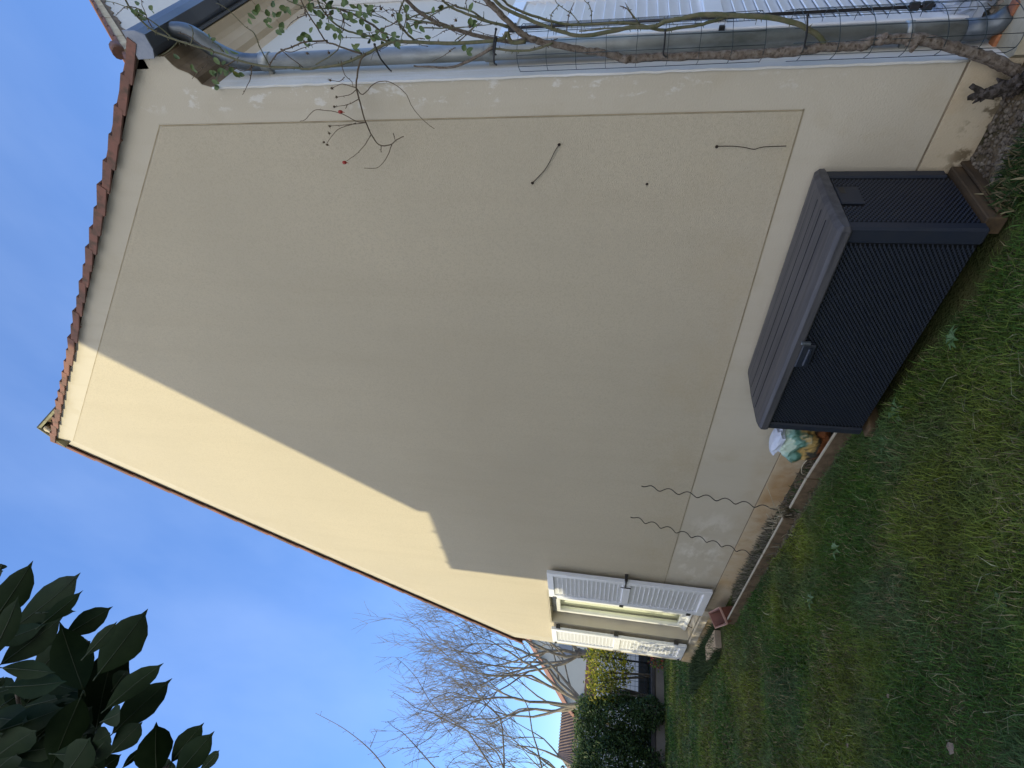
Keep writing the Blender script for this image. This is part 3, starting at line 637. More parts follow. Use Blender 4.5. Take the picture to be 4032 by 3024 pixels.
# edging strips: boards with a pale top lath
edg = [((3290, 1700), (3175, 1880)), ((3172, 1884), (3108, 1998)), ((3080, 2040), (3003, 2180)), ((3001, 2184), (2855, 2453))]
labs = ['brown edging board with pale top behind the storage box and bag', 'short edging board with pale top right of the dry weeds', 'edging board with pale top between the dry weeds and the left spiral stake', 'longest edging board with pale top running toward the terracotta planter']
for (a, b), lb in zip(edg, labs):
    A = at(*a, 'z', .14); B = at(*b, 'z', .14); e = empty('edging_board', ((A.x + B.x) / 2, (A.y + B.y) / 2, G0)); tag(e, lb, 'edging', 'edging boards along the wall bed')
    d = (B - A).normalized(); n_ = Vector((-d.y, d.x, 0)); m_ = MB(); ps = []
    for z0, z1, wd, nm, mt in ((.0, .132, .012, 'board', 'board'), (.132, .141, .016, 'top_lath', 'white_pl')):
        q = MB(); v8 = []
        for zz in (z0, z1):
            for P, s in ((A, -1), (B, -1), (B, 1), (A, 1)): v8.append(Vector((P.x, P.y, zz)) + n_ * s * wd / 2)
        q.add(v8, [(0, 3, 2, 1), (4, 5, 6, 7), (0, 1, 5, 4), (1, 2, 6, 5), (2, 3, 7, 6), (3, 0, 4, 7)])
        q.build(nm, M[mt], e)
# weeds in the strip
def tuft(x0, x1, y0, y1, n, h, cols, name, label, cat):
    P = np.stack([rng.uniform(x0, x1, n), rng.uniform(y0, y1, n), np.full(n, .045)], 1)
    tp = P + np.stack([rng.normal(0, h * .4, n), rng.normal(0, h * .3, n), rng.uniform(.3, 1, n) * h], 1)
    wv = rng.uniform(.002, .005, (n, 1)); s = rng.normal(size=(n, 3)); s[:, 2] *= .2; s /= np.linalg.norm(s, axis=1)[:, None]
    md = (P + tp) / 2 + np.array([0, 0, h * .12]); V = np.stack([P - s * wv, P + s * wv, md + s * wv, md - s * wv, tp], 1)
    base = (np.arange(n) * 5)[:, None]; F = np.concatenate([base + np.array([[0, 1, 2]]), base + np.array([[0, 2, 3]]), base + np.array([[3, 2, 4]])])
    c_ = np.asarray(cols)[rng.integers(0, len(cols), n)] * rng.uniform(.6, 1.3, (n, 1))
    return tag(npmesh(name, V.reshape(-1, 3), F, M['grass'], None, np.repeat(c_, 5, 0)), label, cat, kind='stuff')
GR = [(.05, .09, .03), (.09, .12, .05), (.25, .21, .14), (.14, .12, .09)]
tuft(-5.3, -3.6, -.30, -.04, 2600, .09, [(.16, .15, .11), (.30, .27, .20), (.07, .09, .04), (.22, .2, .16)], 'ground_cover', 'grey-green low weeds in the bed beneath the stakes', 'weeds')
tuft(-3.6, -1.8, -.30, -.05, 900, .06, GR, 'bed_weeds', 'sparse green weeds in the bed behind the plastic bag', 'weeds')
tuft(-.42, .1, -.45, -.28, 1100, .07, [(.03, .07, .02), (.06, .09, .03), (.2, .17, .09)], 'corner_weeds', 'dark green weeds at the bed edge between box and rose', 'weeds')
tuft(-8.4, -6.3, -.45, -.02, 3500, .12, [(.05, .085, .035), (.07, .11, .05), (.03, .05, .025)], 'window_weeds', 'dark leafy weeds growing under the window shutters', 'weeds')
dry = MB()
for i in range(34):
    b = Vector((random.uniform(-3.55, -3.25), random.uniform(-.24, -.10), .05)); d = Vector((random.uniform(-.10, .16), random.uniform(-.10, .06), random.uniform(.05, .16)))
    dry.tube([b, b + d * .6 + Vector((0, 0, .03)), b + d], [.004, .0035, .002], 4)
b = at(3050, 1995, 'y', -.15); dry.tube([b, at(3020, 1915, 'y', -.12)], .003, 4)
tag(dry.build('dried_plant', M['straw']), 'bleached dry plant stalks at the foot of the right spiral stake', 'plant')
tag(MB().tube(smoothline([at(*q, 'y', -.12) for q in ((3185, 1802), (3162, 1830), (3156, 1850), (3160, 1866), (3175, 1870))]), .004, 6).build('root', M['straw']), 'thin pale curved stalk left of the plastic bag of compost', 'stalk')

# ------------------------------------------------------------------ storage box
BX0, BX1, BY0, BY1, BZ0, BZ1 = -1.795, -.435, -.512, -.045, .122, .640
sb = empty('storage_box', ((BX0 + BX1) / 2, (BY0 + BY1) / 2, BZ0)); tag(sb, 'dark anthracite plastic garden storage box with woven pattern against the gable wall', 'storage box')
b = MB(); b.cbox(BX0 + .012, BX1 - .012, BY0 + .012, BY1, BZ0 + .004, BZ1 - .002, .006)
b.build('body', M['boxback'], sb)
def post(x0, x1, y0, y1):
    m_ = MB(); m_.cbox(x0, x1, y0, y1, BZ0, BZ1, .009); return m_.build('corner_post', M['box'], sb)
post(BX1 - .075, BX1, BY0, BY0 + .055); post(BX0, BX0 + .055, BY0, BY0 + .045)
m_ = MB(); m_.cbox(BX1 - .04, BX1, BY1 - .05, BY1 + .004, BZ0 + .02, BZ1, .008); m_.build('corner_post', M['box'], sb)
m_ = MB(); m_.cbox(BX0, BX0 + .04, BY1 - .05, BY1 + .004, BZ0 + .02, BZ1, .008); m_.build('corner_post', M['box'], sb)
wv = MB()
def strand(P, u, v, n_, L, W):
    # a bowed strand of the weave: 3 sections
    e = []
    for t, hgt in ((-.5, .0), (-.2, .0035), (.2, .0035), (.5, .0)):
        c_ = P + u * (t * L) + n_ * hgt; e += [c_ - v * W * .5, c_ + v * W * .5]
    wv.add(e, [(0, 2, 3, 1), (2, 4, 5, 3), (4, 6, 7, 5)], True)
    f0 = len(wv.v)
x_u = Vector((1, 0, 0)); z_u = Vector((0, 0, 1)); y_u = Vector((0, 1, 0))
rows = 54; cols = 50; dz = (BZ1 - BZ0 - .03) / rows; W0 = BX1 - .078 - (BX0 + .058); dx = W0 / cols
for r in range(rows):
    for c_ in range(cols + 1):
        xx = BX0 + .058 + dx * (c_ + (.5 if r % 2 else 0)); 
        if xx < BX0 + .06 or xx > BX1 - .085: continue
        strand(Vector((xx, BY0 + .0105, BZ0 + .012 + dz * (r + .5))), (x_u + z_u * .18).normalized(), z_u, -y_u, dx * .93, dz * .66)
wv.build('front_weave', M['weave'], sb)
wv = MB(); cols = 15; D0 = (BY1 - .052) - (BY0 + .058); dy_ = D0 / cols
for r in range(rows):
    for c_ in range(cols + 1):
        yy = BY0 + .058 + dy_ * (c_ + (.5 if r % 2 else 0))
        if yy > BY1 - .06 or yy < BY0 + .06: continue
        zz = BZ0 + .012 + dz * (r + .5)
        if abs(yy - (-.245)) < .085 and zz > .535: continue
        strand(Vector((BX1 - .0105, yy, zz)), (y_u - z_u * .18).normalized(), z_u, x_u, dy_ * .93, dz * .66)
wv.build('side_weave', M['weave'], sb)
hp = MB(); hp.cbox(BX1 - .013, BX1 - .003, -.315, -.175, .53, .625, .004); hpo = hp.build('side_handle', M['box'], sb)
hp = MB(); hp.add([(BX1 - .0022, -.19, .60), (BX1 - .0022, -.175, .57), (BX1 - .0022, -.21, .585)], [(0, 1, 2)]) if False else hp.cbox(BX1 - .006, BX1 - .0022, -.235, -.185, .588, .612, .001)
o = hp.build('handle_slot', M['blackpl'], hpo); o.location = (0, 0, 0)
# lid: shallow domed top with planks
LZ = .688; ld_ = MB()
xa, xb, ya, yb = BX0 - .006, BX1 + .012, BY0 - .012, BY1 + .012
ld_.prism([(ya, .626), (ya - .004, .632), (ya - .002, .664), (ya + .012, .677), (ya + .05, .686), ((ya + yb) / 2, .693), (yb - .05, .690), (yb - .01, .682), (yb, .670), (yb, .640), (yb - .02, .634), (ya + .02, .626)][::-1], 'x', xa + .02, xb - .02)
for sx, X0, X1 in ((-1, xa, xa + .02), (1, xb - .02, xb)):
    pr = [(ya, .626), (ya - .004, .632), (ya - .002, .664), (ya + .012, .677), (ya + .05, .686), ((ya + yb) / 2, .693), (yb - .05, .690), (yb - .01, .682), (yb, .670), (yb, .640), (yb - .02, .634), (ya + .02, .626)]
    n = len(pr); cy_, cz_ = (ya + yb) / 2, .655
    inner = X1 if sx < 0 else X0; outer = X0 if sx < 0 else X1
    vs = [(inner, p[0], p[1]) for p in pr] + [(outer, cy_ + (p[0] - cy_) * .955, .652 + (p[1] - .652) * .62) for p in pr]
    F_ = [(i, (i + 1) % n, (i + 1) % n + n, i + n) for i in range(n)] + [tuple(range(n, 2 * n))]
    if sx > 0: F_ = [f[::-1] for f in F_]
    ld_.add(vs, F_)
ldo = ld_.build('lid', M['lid'], sb, bevel=.003)
pg = MB()
for k in range(1, 5):
    yy = ya + .05 + (yb - ya - .08) * k / 5; t_ = abs(yy - (ya + yb) / 2) / ((yb - ya) / 2); zz = .6945 - .009 * t_ ** 1.5
    pg.box(xa + .05, xb - .05, yy - .0010, yy + .0010, zz - .003, zz + .0003)
o = pg.build('plank_groove', mat('lid groove', (.03, .03, .036), .7, .2), ldo); o.location = (0, 0, 0)
bk_ = MB(); bk_.prism([(ya + .004, .655), (ya + .03, .6735), (ya + .034, .6715), (ya + .008, .652)], 'x', xa + .015, xb - .015); 
lt = MB(); lt.cbox(-1.245, -1.085, BY0 - .020, BY0 + .006, .565, .632, .006); lto = lt.build('latch', M['box'], sb)
lt = MB(); lt.cbox(-1.225, -1.105, BY0 - .028, BY0 - .016, .582, .600, .004); o = lt.build('latch_bar', M['weave'], lto); o.location = (0, 0, 0)
lt = MB(); lt.cbox(-1.078, -1.062, BY0 - .028, BY0 - .010, .60, .645, .003); o = lt.build('hasp', M['elbow'], lto); o.location = (0, 0, 0)
# timber the box stands on
def beam(x0, x1, y0, y1, z0, z1, label):
    o = MB().cbox(x0, x1, y0, y1, z0, z1, .004).build('timber_beam', M['timber']); return tag(o, label, 'timber', 'timbers under the storage box')
beam(-.50, -.424, -.445, -.03, .045, .120, 'weathered plank under the right end of the storage box')
beam(-1.79, -1.70, -.525, -.05, .03, .105, 'short timber block under the left end of the storage box')
beam(-1.15, -1.05, -.28, -.05, .035, .120, 'timber in the dark under the middle of the storage box')
o = MB().cbox(-.418, -.404, -.42, -.02, .03, .085, .003).build('timber_lath', M['timber']); tag(o, 'thin grey lath lying beside the plank at the right end of the storage box', 'timber')

# ------------------------------------------------------------------ compost bag
def sack():
    e = empty('compost_bag', (-2.35, -.16, .05)); tag(e, 'crumpled printed compost sack with a white folded top between storage box and wall', 'bag')
    def blob(c, rx, ry, rz, sd, n1=22, n2=14, amp=.1):
        r_ = random.Random(sd); vs = []; ph0 = [r_.uniform(0, 6) for _ in range(6)]
        for i in range(n2 + 1):
            for k in range(n1):
                th = PI * i / n2; ph = 2 * PI * k / n1
                r = 1 + amp * (math.sin(3 * ph + ph0[0] + 2 * th) + .8 * math.sin(5 * ph - 3 * th + ph0[1]) + .6 * math.sin(7 * th + 2 * ph + ph0[2])) * math.sin(th) + r_.uniform(-.07, .07)
                s_ = math.copysign(abs(math.cos(ph)) ** .6, math.cos(ph)); q_ = math.copysign(abs(math.sin(ph)) ** .6, math.sin(ph))
                vs.append((c[0] + rx * r * math.sin(th) ** .6 * s_, c[1] + ry * r * math.sin(th) ** .6 * q_, c[2] + rz * math.cos(th)))
        return vs, [(i * n1 + k, (i + 1) * n1 + k, (i + 1) * n1 + (k + 1) % n1, i * n1 + (k + 1) % n1) for i in range(n2) for k in range(n1)]
    m = bpy.data.materials.new('printed sack'); m.use_nodes = True; N = m.node_tree.nodes; Lk = m.node_tree.links; p = N['Principled BSDF']; p.inputs['Roughness'].default_value = .35
    t = N.new('ShaderNodeTexCoord'); n_ = N.new('ShaderNodeTexNoise'); n_.inputs['Scale'].default_value = 9; n_.inputs['Detail'].default_value = 3; Lk.new(t.outputs['Object'], n_.inputs['Vector'])
    sp = N.new('ShaderNodeSeparateXYZ'); Lk.new(t.outputs['Object'], sp.inputs[0]); ad = N.new('ShaderNodeMath'); ad.operation = 'MULTIPLY_ADD'
    Lk.new(n_.outputs['Fac'], ad.inputs[0]); ad.inputs[1].default_value = .30; Lk.new(sp.outputs['Z'], ad.inputs[2])
    r = N.new('ShaderNodeValToRGB'); cr = r.color_ramp; cr.interpolation = 'EASE'
    # object-space z runs .05 to .4; noise adds about .15
    els = [(.20, (.30, .12, .06)), (.26, (.36, .13, .05)), (.31, (.03, .035, .03)), (.35, (.45, .30, .10)), (.39, (.05, .14, .10)), (.44, (.22, .42, .36)), (.48, (.50, .62, .50)), (.55, (.04, .10, .09))]
    cr.elements[0].position = els[0][0]; cr.elements[0].color = (*els[0][1], 1); cr.elements[1].position = els[-1][0]; cr.elements[1].color = (*els[-1][1], 1)
    for ps, c_ in els[1:-1]: q = cr.elements.new(ps); q.color = (*c_, 1)
    Lk.new(ad.outputs[0], r.inputs[0]); Lk.new(r.outputs[0], p.inputs['Base Color'])
    b = MB(); b.add(*blob((-2.36, -.155, .205), .145, .095, .165, 1, 30, 20), False); b.build('sack_body', m, e)
    b = MB(); b.add(*blob((-2.36, -.155, .375), .125, .065, .042, 4, 18, 8, .14), False); b.build('sack_top', mat('white plastic fold', (.62, .68, .80), .35, .4, col2=(.48, .54, .68), ns=12), e)
sack()

# ------------------------------------------------------------------ spiral stakes, planter
def spiral(top, bot, ybase, label, dirx):
    A = at(*top, 'y', ybase); B = at(*bot, 'y', ybase); n = 150; pts = []; ax = (B - A); Ln = ax.length; a_ = ax.normalized(); u = a_.orthogonal().normalized(); v = a_.cross(u)
    for i in range(n + 1):
        t = i / n; s = t * Ln; r = .017 * min(1, max(0, (s - .0) / .08)) * min(1, max(.0, (Ln - s) / .15)); ph = 2 * PI * s / .158
        pts.append(A + a_ * s + (u * math.cos(ph) + v * math.sin(ph)) * r)
    tag(MB().tube(pts, .0042, 6).build('spiral_stake', M['spiral']), label, 'plant stake', 'spiral stakes by the gable wall')
spiral((2526, 1914), (3068, 2006), -.13, 'dark spiral plant stake nearer the storage box, rising from the dry stalks', 1)
spiral((2483, 2036), (2990, 2192), -.13, 'dark spiral plant stake nearer the window shutters', 1)
pl_ = empty('planter', (-5.75, -.16, .04)); tag(pl_, 'terracotta coloured rectangular planter tipped beneath the window sill', 'planter')
Mp = Matrix.Translation((-5.72, -.19, .10)) @ Matrix.Rotation(math.radians(-14), 4, 'Z') @ Matrix.Rotation(math.radians(24), 4, 'X')
q = MB(); a, b, c_, d_, hh = .31, .085, .27, .065, .15
def fru(mb, a, b, c_, d_, z0, z1, Mx):
    vs = [Mx @ Vector(t) for t in ((-c_, -d_, z0), (c_, -d_, z0), (c_, d_, z0), (-c_, d_, z0), (-a, -b, z1), (a, -b, z1), (a, b, z1), (-a, b, z1), (-a + .012, -b + .012, z1), (a - .012, -b + .012, z1), (a - .012, b - .012, z1), (-a + .012, b - .012, z1), (-c_ + .015, -d_ + .015, z0 + .02), (c_ - .015, -d_ + .015, z0 + .02), (c_ - .015, d_ - .015, z0 + .02), (-c_ + .015, d_ - .015, z0 + .02))]
    mb.add(vs, [(0, 3, 2, 1), (0, 1, 5, 4), (1, 2, 6, 5), (2, 3, 7, 6), (3, 0, 4, 7), (4, 5, 9, 8), (5, 6, 10, 9), (6, 7, 11, 10), (7, 4, 8, 11), (8, 9, 13, 12), (9, 10, 14, 13), (10, 11, 15, 14), (11, 8, 12, 15), (12, 13, 14, 15)])
fru(q, a, b, c_, d_, -.06, .09, Mp); q.build('pot_body', M['pot'], pl_)
q = MB()
for x0, x1, y0, y1 in ((-.32, .32, -.094, -.084), (-.32, .32, .084, .094), (-.32, -.31, -.084, .084), (.31, .32, -.084, .084)): q.cbox(x0, x1, y0, y1, .075, .098, .002, Mp)
q.build('rim', M['potrim'], pl_)
tag(MB().cbox(-6.95, -6.30, -.36, -.16, .02, .115, .006).build('stepping_slab', mat('pale brown slab', (.42, .33, .24), .9, .2, col2=(.34, .27, .20), ns=7, bump=.3, bs=50)), 'pale brown slab in the grass below the window', 'slab')
dl = MB()
def dleaf(p, s, label):
    q = MB(); c_ = Vector(p); n = 9; vs = [c_ + Vector((0, 0, .006))] + [c_ + Vector((s * (1 + .25 * math.sin(4 * t)) * math.cos(t), s * .8 * (1 + .25 * math.cos(3 * t)) * math.sin(t), .004 + .006 * math.sin(5 * t))) for t in [2 * PI * k / n for k in range(n)]]
    q.add(vs, [(0, 1 + k, 1 + (k + 1) % n) for k in range(n)]); tag(q.build('fallen_leaf', M['deadleaf']), label, 'leaf', 'fallen leaves on the lawn')
p = at(3747, 2945, 'z', .085); dleaf(p, .028, 'round greyish brown fallen leaf near the lower edge of the lawn')
p = at(3500, 2740, 'z', .08); dleaf(p, .012, 'tiny pale fallen leaf in the middle of the lawn')
p = at(3340, 2935, 'z', .08); dleaf(p, .014, 'small pinkish fallen leaf left of the round one')
# broad-leaved weeds
def weed(px_, py_, n, s, label):
    c_ = at(px_, py_, 'z', .06); q = MB()
    for k in range(n):
        a = 2 * PI * k / n + random.uniform(-.3, .3); d = Vector((math.cos(a), math.sin(a), 0)); sd = Vector((-d.y, d.x, 0)); L_ = s * random.uniform(.7, 1.2); W_ = L_ * .17
        q.add([c_, c_ + d * L_ * .5 + sd * W_ + Vector((0, 0, L_ * .35)), c_ + d * L_ + Vector((0, 0, L_ * .2)), c_ + d * L_ * .5 - sd * W_ + Vector((0, 0, L_ * .35)), c_ + d * L_ * .5 + Vector((0, 0, L_ * .30))], [(0, 1, 4), (1, 2, 4), (2, 3, 4), (3, 0, 4)])
    tag(q.build('dandelion', M['weedleaf']), label, 'weed', 'broad-leaved weeds in the lawn')
M['weedleaf'] = mat('dandelion leaf', (.07, .14, .04), .5, .4, col2=(.10, .17, .07), ns=30)
weed(3545, 1620, 6, .08, 'pale green weed beside the left timber block of the storage box')
weed(3500, 1750, 7, .07, 'small leafy weed in front of the compost bag')
weed(3300, 2160, 7, .08, 'leafy weed in the lawn in front of the spiral stakes')
weed(3200, 2360, 6, .07, 'leafy weed in the lawn below the planter')
weed(3960, 2360, 6, .05, 'leafy weed close to the camera at the right end of the lawn')
weed(3760, 1330, 8, .06, 'bluish green weed on the lawn in front of the storage box')

# ------------------------------------------------------------------ rose on the downpipe
rose = empty('climbing_rose', (.16, -.10, .0)); tag(rose, 'old climbing rose with thorny canes and few leaves tied along the downpipe', 'rose')
YR = -.02
def tr(pts, y=YR, k=3):
    return smoothline([at(*p, 'y', y) for p in pts], k)
def jit(pts, a=.0025): return [p + Vector((random.uniform(-a, a), random.uniform(-a, a), random.uniform(-a, a))) for p in pts]
def rr(n, r0, r1, lump=.0): return [(r0 + (r1 - r0) * i / max(1, n - 1)) * (1 + random.uniform(-lump, lump)) for i in range(n)]
tk = MB()
P_ = tr([(4060, 318), (4010, 288), (3973, 268), (3919, 242), (3847, 213), (3774, 192), (3702, 174), (3630, 155), (3557, 152), (3485, 154), (3434, 163), (3377, 177), (3304, 184), (3232, 186), (3159, 199), (3023, 210), (2888, 217), (2752, 219), (2616, 224), (2526, 228), (2467, 232), (2413, 217), (2359, 203), (2312, 200), (2231, 184), (2149, 168), (2090, 152), (2046, 125), (2003, 87), (1960, 43), (1916, 0), (1870, -60)], -.03, 4)
P_ = jit(P_, .002); tk.tube(P_, [a * (1 + random.uniform(-.12, .16)) for a in rr(len(P_), .023, .0105)], 9)
for q, r in (((3395, 180), .021), ((3420, 165), .018), ((3590, 165), .019), ((2467, 232), .019), ((2100, 155), .015)): tk.ball(at(*q, 'y', -.035), r, 7, (1, 1, 1.4))
tk.tube([at(3615, 160, 'y', -.03), at(3600, 185, 'y', -.05), at(3585, 203, 'y', -.06)], [.012, .010, .008], 7)
tk.tube([at(3490, 150, 'y', -.03), at(3484, 140, 'y', -.05)], [.012, .012], 7)
tk.build('trunk', M['bark'], rose)
# branching base stump
stp = MB(); stp.tube(jit(smoothline([at(4050, 330, 'y', -.06), at(3960, 345, 'y', -.09), at(3905, 365, 'y', -.11), at(3860, 372, 'y', -.11), at(3808, 388, 'y', -.11)])), [.03, .03, .026, .028, .026, .024, .024, .020, .018, .016, .014, .012, .008][:13], 8)
stp.tube(jit(smoothline([at(3870, 365, 'y', -.11), at(3845, 350, 'y', -.10), at(3822, 337, 'y', -.09)]), .001), [.014, .013, .012, .012, .011, .010, .010, .010, .009][:9], 7)
for (q_, w_r) in (((3880, 368), .03), ((3925, 352), .032), ((3960, 345), .034), ((4005, 325), .04), ((3850, 372), .022), ((4040, 315), .045)):
    c_ = at(*q_, 'y', -.10)
    for t_ in range(9):
        d_ = Vector((random.uniform(-1, 1), random.uniform(-1, .2), random.uniform(-1, 1))).normalized(); stp.tube([c_ - d_ * w_r * .4, c_ + d_ * w_r * .5, c_ + (d_ + Vector((0, 0, random.uniform(-.3, .5)))) * w_r * random.uniform(.9, 1.5)], [w_r * .55, w_r * .42, w_r * .08], 5)
stp.build('stump', mat('dead dark stump', (.06, .05, .045), .95, .1, col2=(.11, .095, .085), ns=30, bump=.9, bs=60, bdist=.012, col3=(.03, .025, .02), ns3=40, pos3=(.45, .6)), rose)
th = MB()
def cane(pts, y, r0, r1, mname='cane', thorns=0, k=4, name='cane'):
    P = tr(pts, y, k); m_ = MB(); m_.tube(jit(P, .0012), rr(len(P), r0 * .86, r1 * .86, .06), 7)
    for i in range(thorns):
        j = random.randrange(1, len(P) - 1); d = (P[j + 1] - P[j - 1]).normalized(); o_ = d.orthogonal().normalized(); o_ = Matrix.Rotation(random.uniform(0, 6.28), 3, d) @ o_
        r = r0; m_.tube([P[j] + o_ * r * .6, P[j] + o_ * (r + .007) - d * .003], [.0028, .0004], 4)
    m_.build(name, M[mname], rose); return P
allc = []
allc.append(cane([(2070, 163), (2014, 167), (1998, 128), (1987, 147), (1960, 157), (1905, 163), (1797, 171), (1688, 168), (1580, 163), (1536, 168), (1493, 185), (1444, 212), (1406, 228), (1336, 255), (1254, 266), (1200, 271), (1159, 267), (1023, 258), (933, 235), (842, 203), (752, 176), (684, 154), (616, 127), (571, 95), (526, 50), (494, 0), (470, -60)], -.05, .0100, .0042, 'cane', 60, 3))
allc.append(cane([(2100, 160), (2068, 157), (2014, 165), (1905, 146), (1824, 125), (1743, 98), (1688, 71), (1634, 33), (1601, 0), (1560, -50)], .02, .0105, .009, 'bark', 6))
allc.append(cane([(1943, 186), (1878, 222), (1813, 255), (1764, 266), (1688, 263), (1629, 260)], -.05, .0085, .004, 'bark', 0))
allc.append(cane([(1943, 190), (2041, 201), (2122, 190), (2177, 168)], -.06, .006, .005, 'cane', 10))
allc.append(cane([(3249, 185), (3231, 149), (3182, 113), (3114, 86), (3023, 68), (2933, 63), (2842, 58), (2752, 58), (2684, 72), (2616, 86), (2571, 105), (2480, 108), (2390, 127), (2285, 141), (2231, 130), (2149, 103), (2068, 70), (1987, 33), (1949, 0), (1900, -60)], -.03, .0125, .0075, 'cane', 36))
allc.append(cane([(2865, 62), (2811, 81), (2752, 99), (2684, 108), (2600, 118), (2510, 95), (2430, 90), (2300, 97), (2204, 92), (2095, 60), (2014, 27), (1960, -20)], -.01, .008, .0055, 'cane', 26))
allc.append(cane([(2580, 110), (2500, 112), (2400, 112), (2330, 118), (2280, 122)], -.06, .004, .003, 'cane', 10))
allc.append(cane([(2008, 105), (1900, 78), (1870, 66), (1800, 40), (1762, 18), (1720, -20)], .0, .007, .005, 'cane', 12))
allc.append(cane([(2000, 108), (1910, 78), (1860, 45), (1800, 28), (1790, 20), (1700, 48), (1640, 60), (1600, 80)], .02, .0055, .003, 'cane', 12))
allc.append(cane([(1536, 168), (1490, 150), (1420, 135), (1360, 118), (1315, 90), (1270, 40), (1250, 0)], -.03, .0055, .004, 'cane', 8))
allc.append(cane([(1425, 212), (1370, 195), (1320, 175), (1280, 160), (1250, 110), (1215, 60), (1180, -10)], -.07, .0048, .003, 'twig', 10))
allc.append(cane([(1290, 160), (1200, 165), (1150, 185), (1100, 205), (1070, 240), (1062, 262)], -.06, .0045, .003, 'twig', 14))
allc.append(cane([(1200, 271), (1105, 195), (1140, 205), (1190, 190), (1240, 172), (1300, 168)], -.04, .0025, .0015, 'twig', 4))
allc.append(cane([(1530, 150), (1470, 100), (1400, 60), (1340, 38), (1290, 20), (1260, -20)], .02, .006, .004, 'bark', 8))
allc.append(cane([(1640, 166), (1600, 130), (1570, 90), (1575, 40), (1590, 0)], .03, .006, .004, 'cane', 6))
for pts in ([(1600, 110), (1680, 70), (1740, 40), (1770, 20)], [(1600, 75), (1700, 90), (1800, 110), (1900, 95)], [(1650, 110), (1760, 110), (1850, 105), (1960, 92)], [(1790, 160), (1850, 120), (1900, 80), (1905, 45)], [(1800, 168), (1845, 130), (1885, 90)], [(1545, 170), (1500, 158), (1400, 148), (1330, 150)],
            [(2285, 95), (2250, 55), (2200, 20), (2180, -10)], [(2330, 90), (2325, 30), (2300, 0)], [(2520, 100), (2480, 40), (2460, 10)], [(2500, 75), (2470, 35), (2440, 22)], [(2230, 130), (2240, 60), (2260, 10)], [(2175, 110), (2170, 60), (2200, 20)],
            [(684, 154), (620, 100), (560, 60), (480, 20), (410, 3)], [(600, 112), (575, 60), (560, 20), (555, -10)], [(560, 40), (500, 25), (455, 60)], [(842, 203), (780, 170), (740, 140), (700, 130)], [(700, 165), (650, 210), (600, 222), (575, 235)], [(752, 176), (760, 120), (740, 95)],
            [(933, 235), (880, 260), (850, 240), (800, 225)], [(1000, 258), (960, 280), (900, 262), (860, 290)], [(990, 258), (988, 300), (975, 335), (955, 372)], [(820, 250), (780, 285), (757, 310)], [(880, 205), (860, 180), (830, 160)], [(1062, 262), (1020, 180), (1000, 130), (960, 100), (900, 40), (850, 10)],
            [(1130, 0), (1210, 30), (1340, 35), (1480, 62), (1560, 95), (1660, 130)], [(1340, 40), (1355, 90), (1348, 130)], [(1243, 255), (1330, 195), (1342, 120), (1357, 49)], [(1580, 8), (1600, 60), (1590, 110), (1580, 150)]):
    allc.append(cane(pts, random.uniform(-.08, .04), random.uniform(.0022, .004), .0015, random.choice(('twig', 'cane')), 5))
for i in range(34):
    x0 = random.uniform(1120, 2250); y0 = random.uniform(20, 190); pts = [(x0, y0)]; a = random.uniform(2.4, 4.4)
    for j in range(4): a += random.uniform(-.5, .5); pts.append((pts[-1][0] + random.uniform(18, 42) * math.cos(a), min(300, pts[-1][1] + random.uniform(14, 34) * math.sin(a))))
    if max(p_[1] for p_ in pts) < 255: allc.append(cane(pts, random.uniform(-.09, .05), random.uniform(.0016, .0028), .0009, 'twig', 4, name='twig'))
# hanging spray over the gable
HY = -.06
hang = [[(1439, 212), (1417, 244), (1406, 304), (1403, 347), (1417, 401), (1433, 461), (1460, 526), (1493, 570), (1536, 570), (1558, 553), (1588, 537)],
        [(1542, 570), (1526, 613), (1504, 646), (1479, 662), (1433, 662)], [(1460, 532), (1433, 575), (1401, 608), (1363, 635)], [(1439, 483), (1401, 477), (1341, 445), (1271, 434), (1235, 437), (1200, 472), (1180, 477)],
        [(1439, 483), (1363, 492), (1303, 496)], [(1400, 485), (1330, 510), (1287, 564)], [(1411, 391), (1368, 412), (1314, 420)], [(1368, 412), (1360, 428)], [(1403, 353), (1374, 374), (1327, 382)], [(1401, 345), (1346, 331), (1308, 347)],
        [(1403, 347), (1428, 372), (1471, 331), (1504, 320), (1536, 323), (1574, 347), (1601, 374), (1618, 412), (1650, 456), (1688, 491), (1710, 507)],
        [(1342, 240), (1357, 293), (1384, 320), (1390, 340)], [(1357, 304), (1336, 320), (1298, 315)], [(1549, 526), (1555, 550)], [(1500, 575), (1500, 600)]]
for i, pts in enumerate(hang):
    P = tr(pts, HY - random.uniform(0, .02), 4); m_ = MB(); m_.tube(jit(P, .0008), rr(len(P), .0042 if i == 0 else .0022, .0022 if i == 0 else .0012), 6)
    for t_ in range(6 if i == 0 else 2):
        j = random.randrange(1, len(P) - 1); m_.tube([P[j], P[j] + Vector((random.uniform(-1, 1), 0, random.uniform(-1, 1))).normalized() * .009], [.0014, .0004], 4)
    m_.build('twig', M['twig'], rose)
for q in ((1356, 640), (1340, 441)): c_ = at(*q, 'y', HY - .01); MB().ball(c_, .0095, 8, (1, 1, 1.3)).tube([c_ - Vector((0, 0, .012)), c_ - Vector((.004, 0, .022))], [.003, .0005], 4).build('rose_hip', M['hip'], rose)
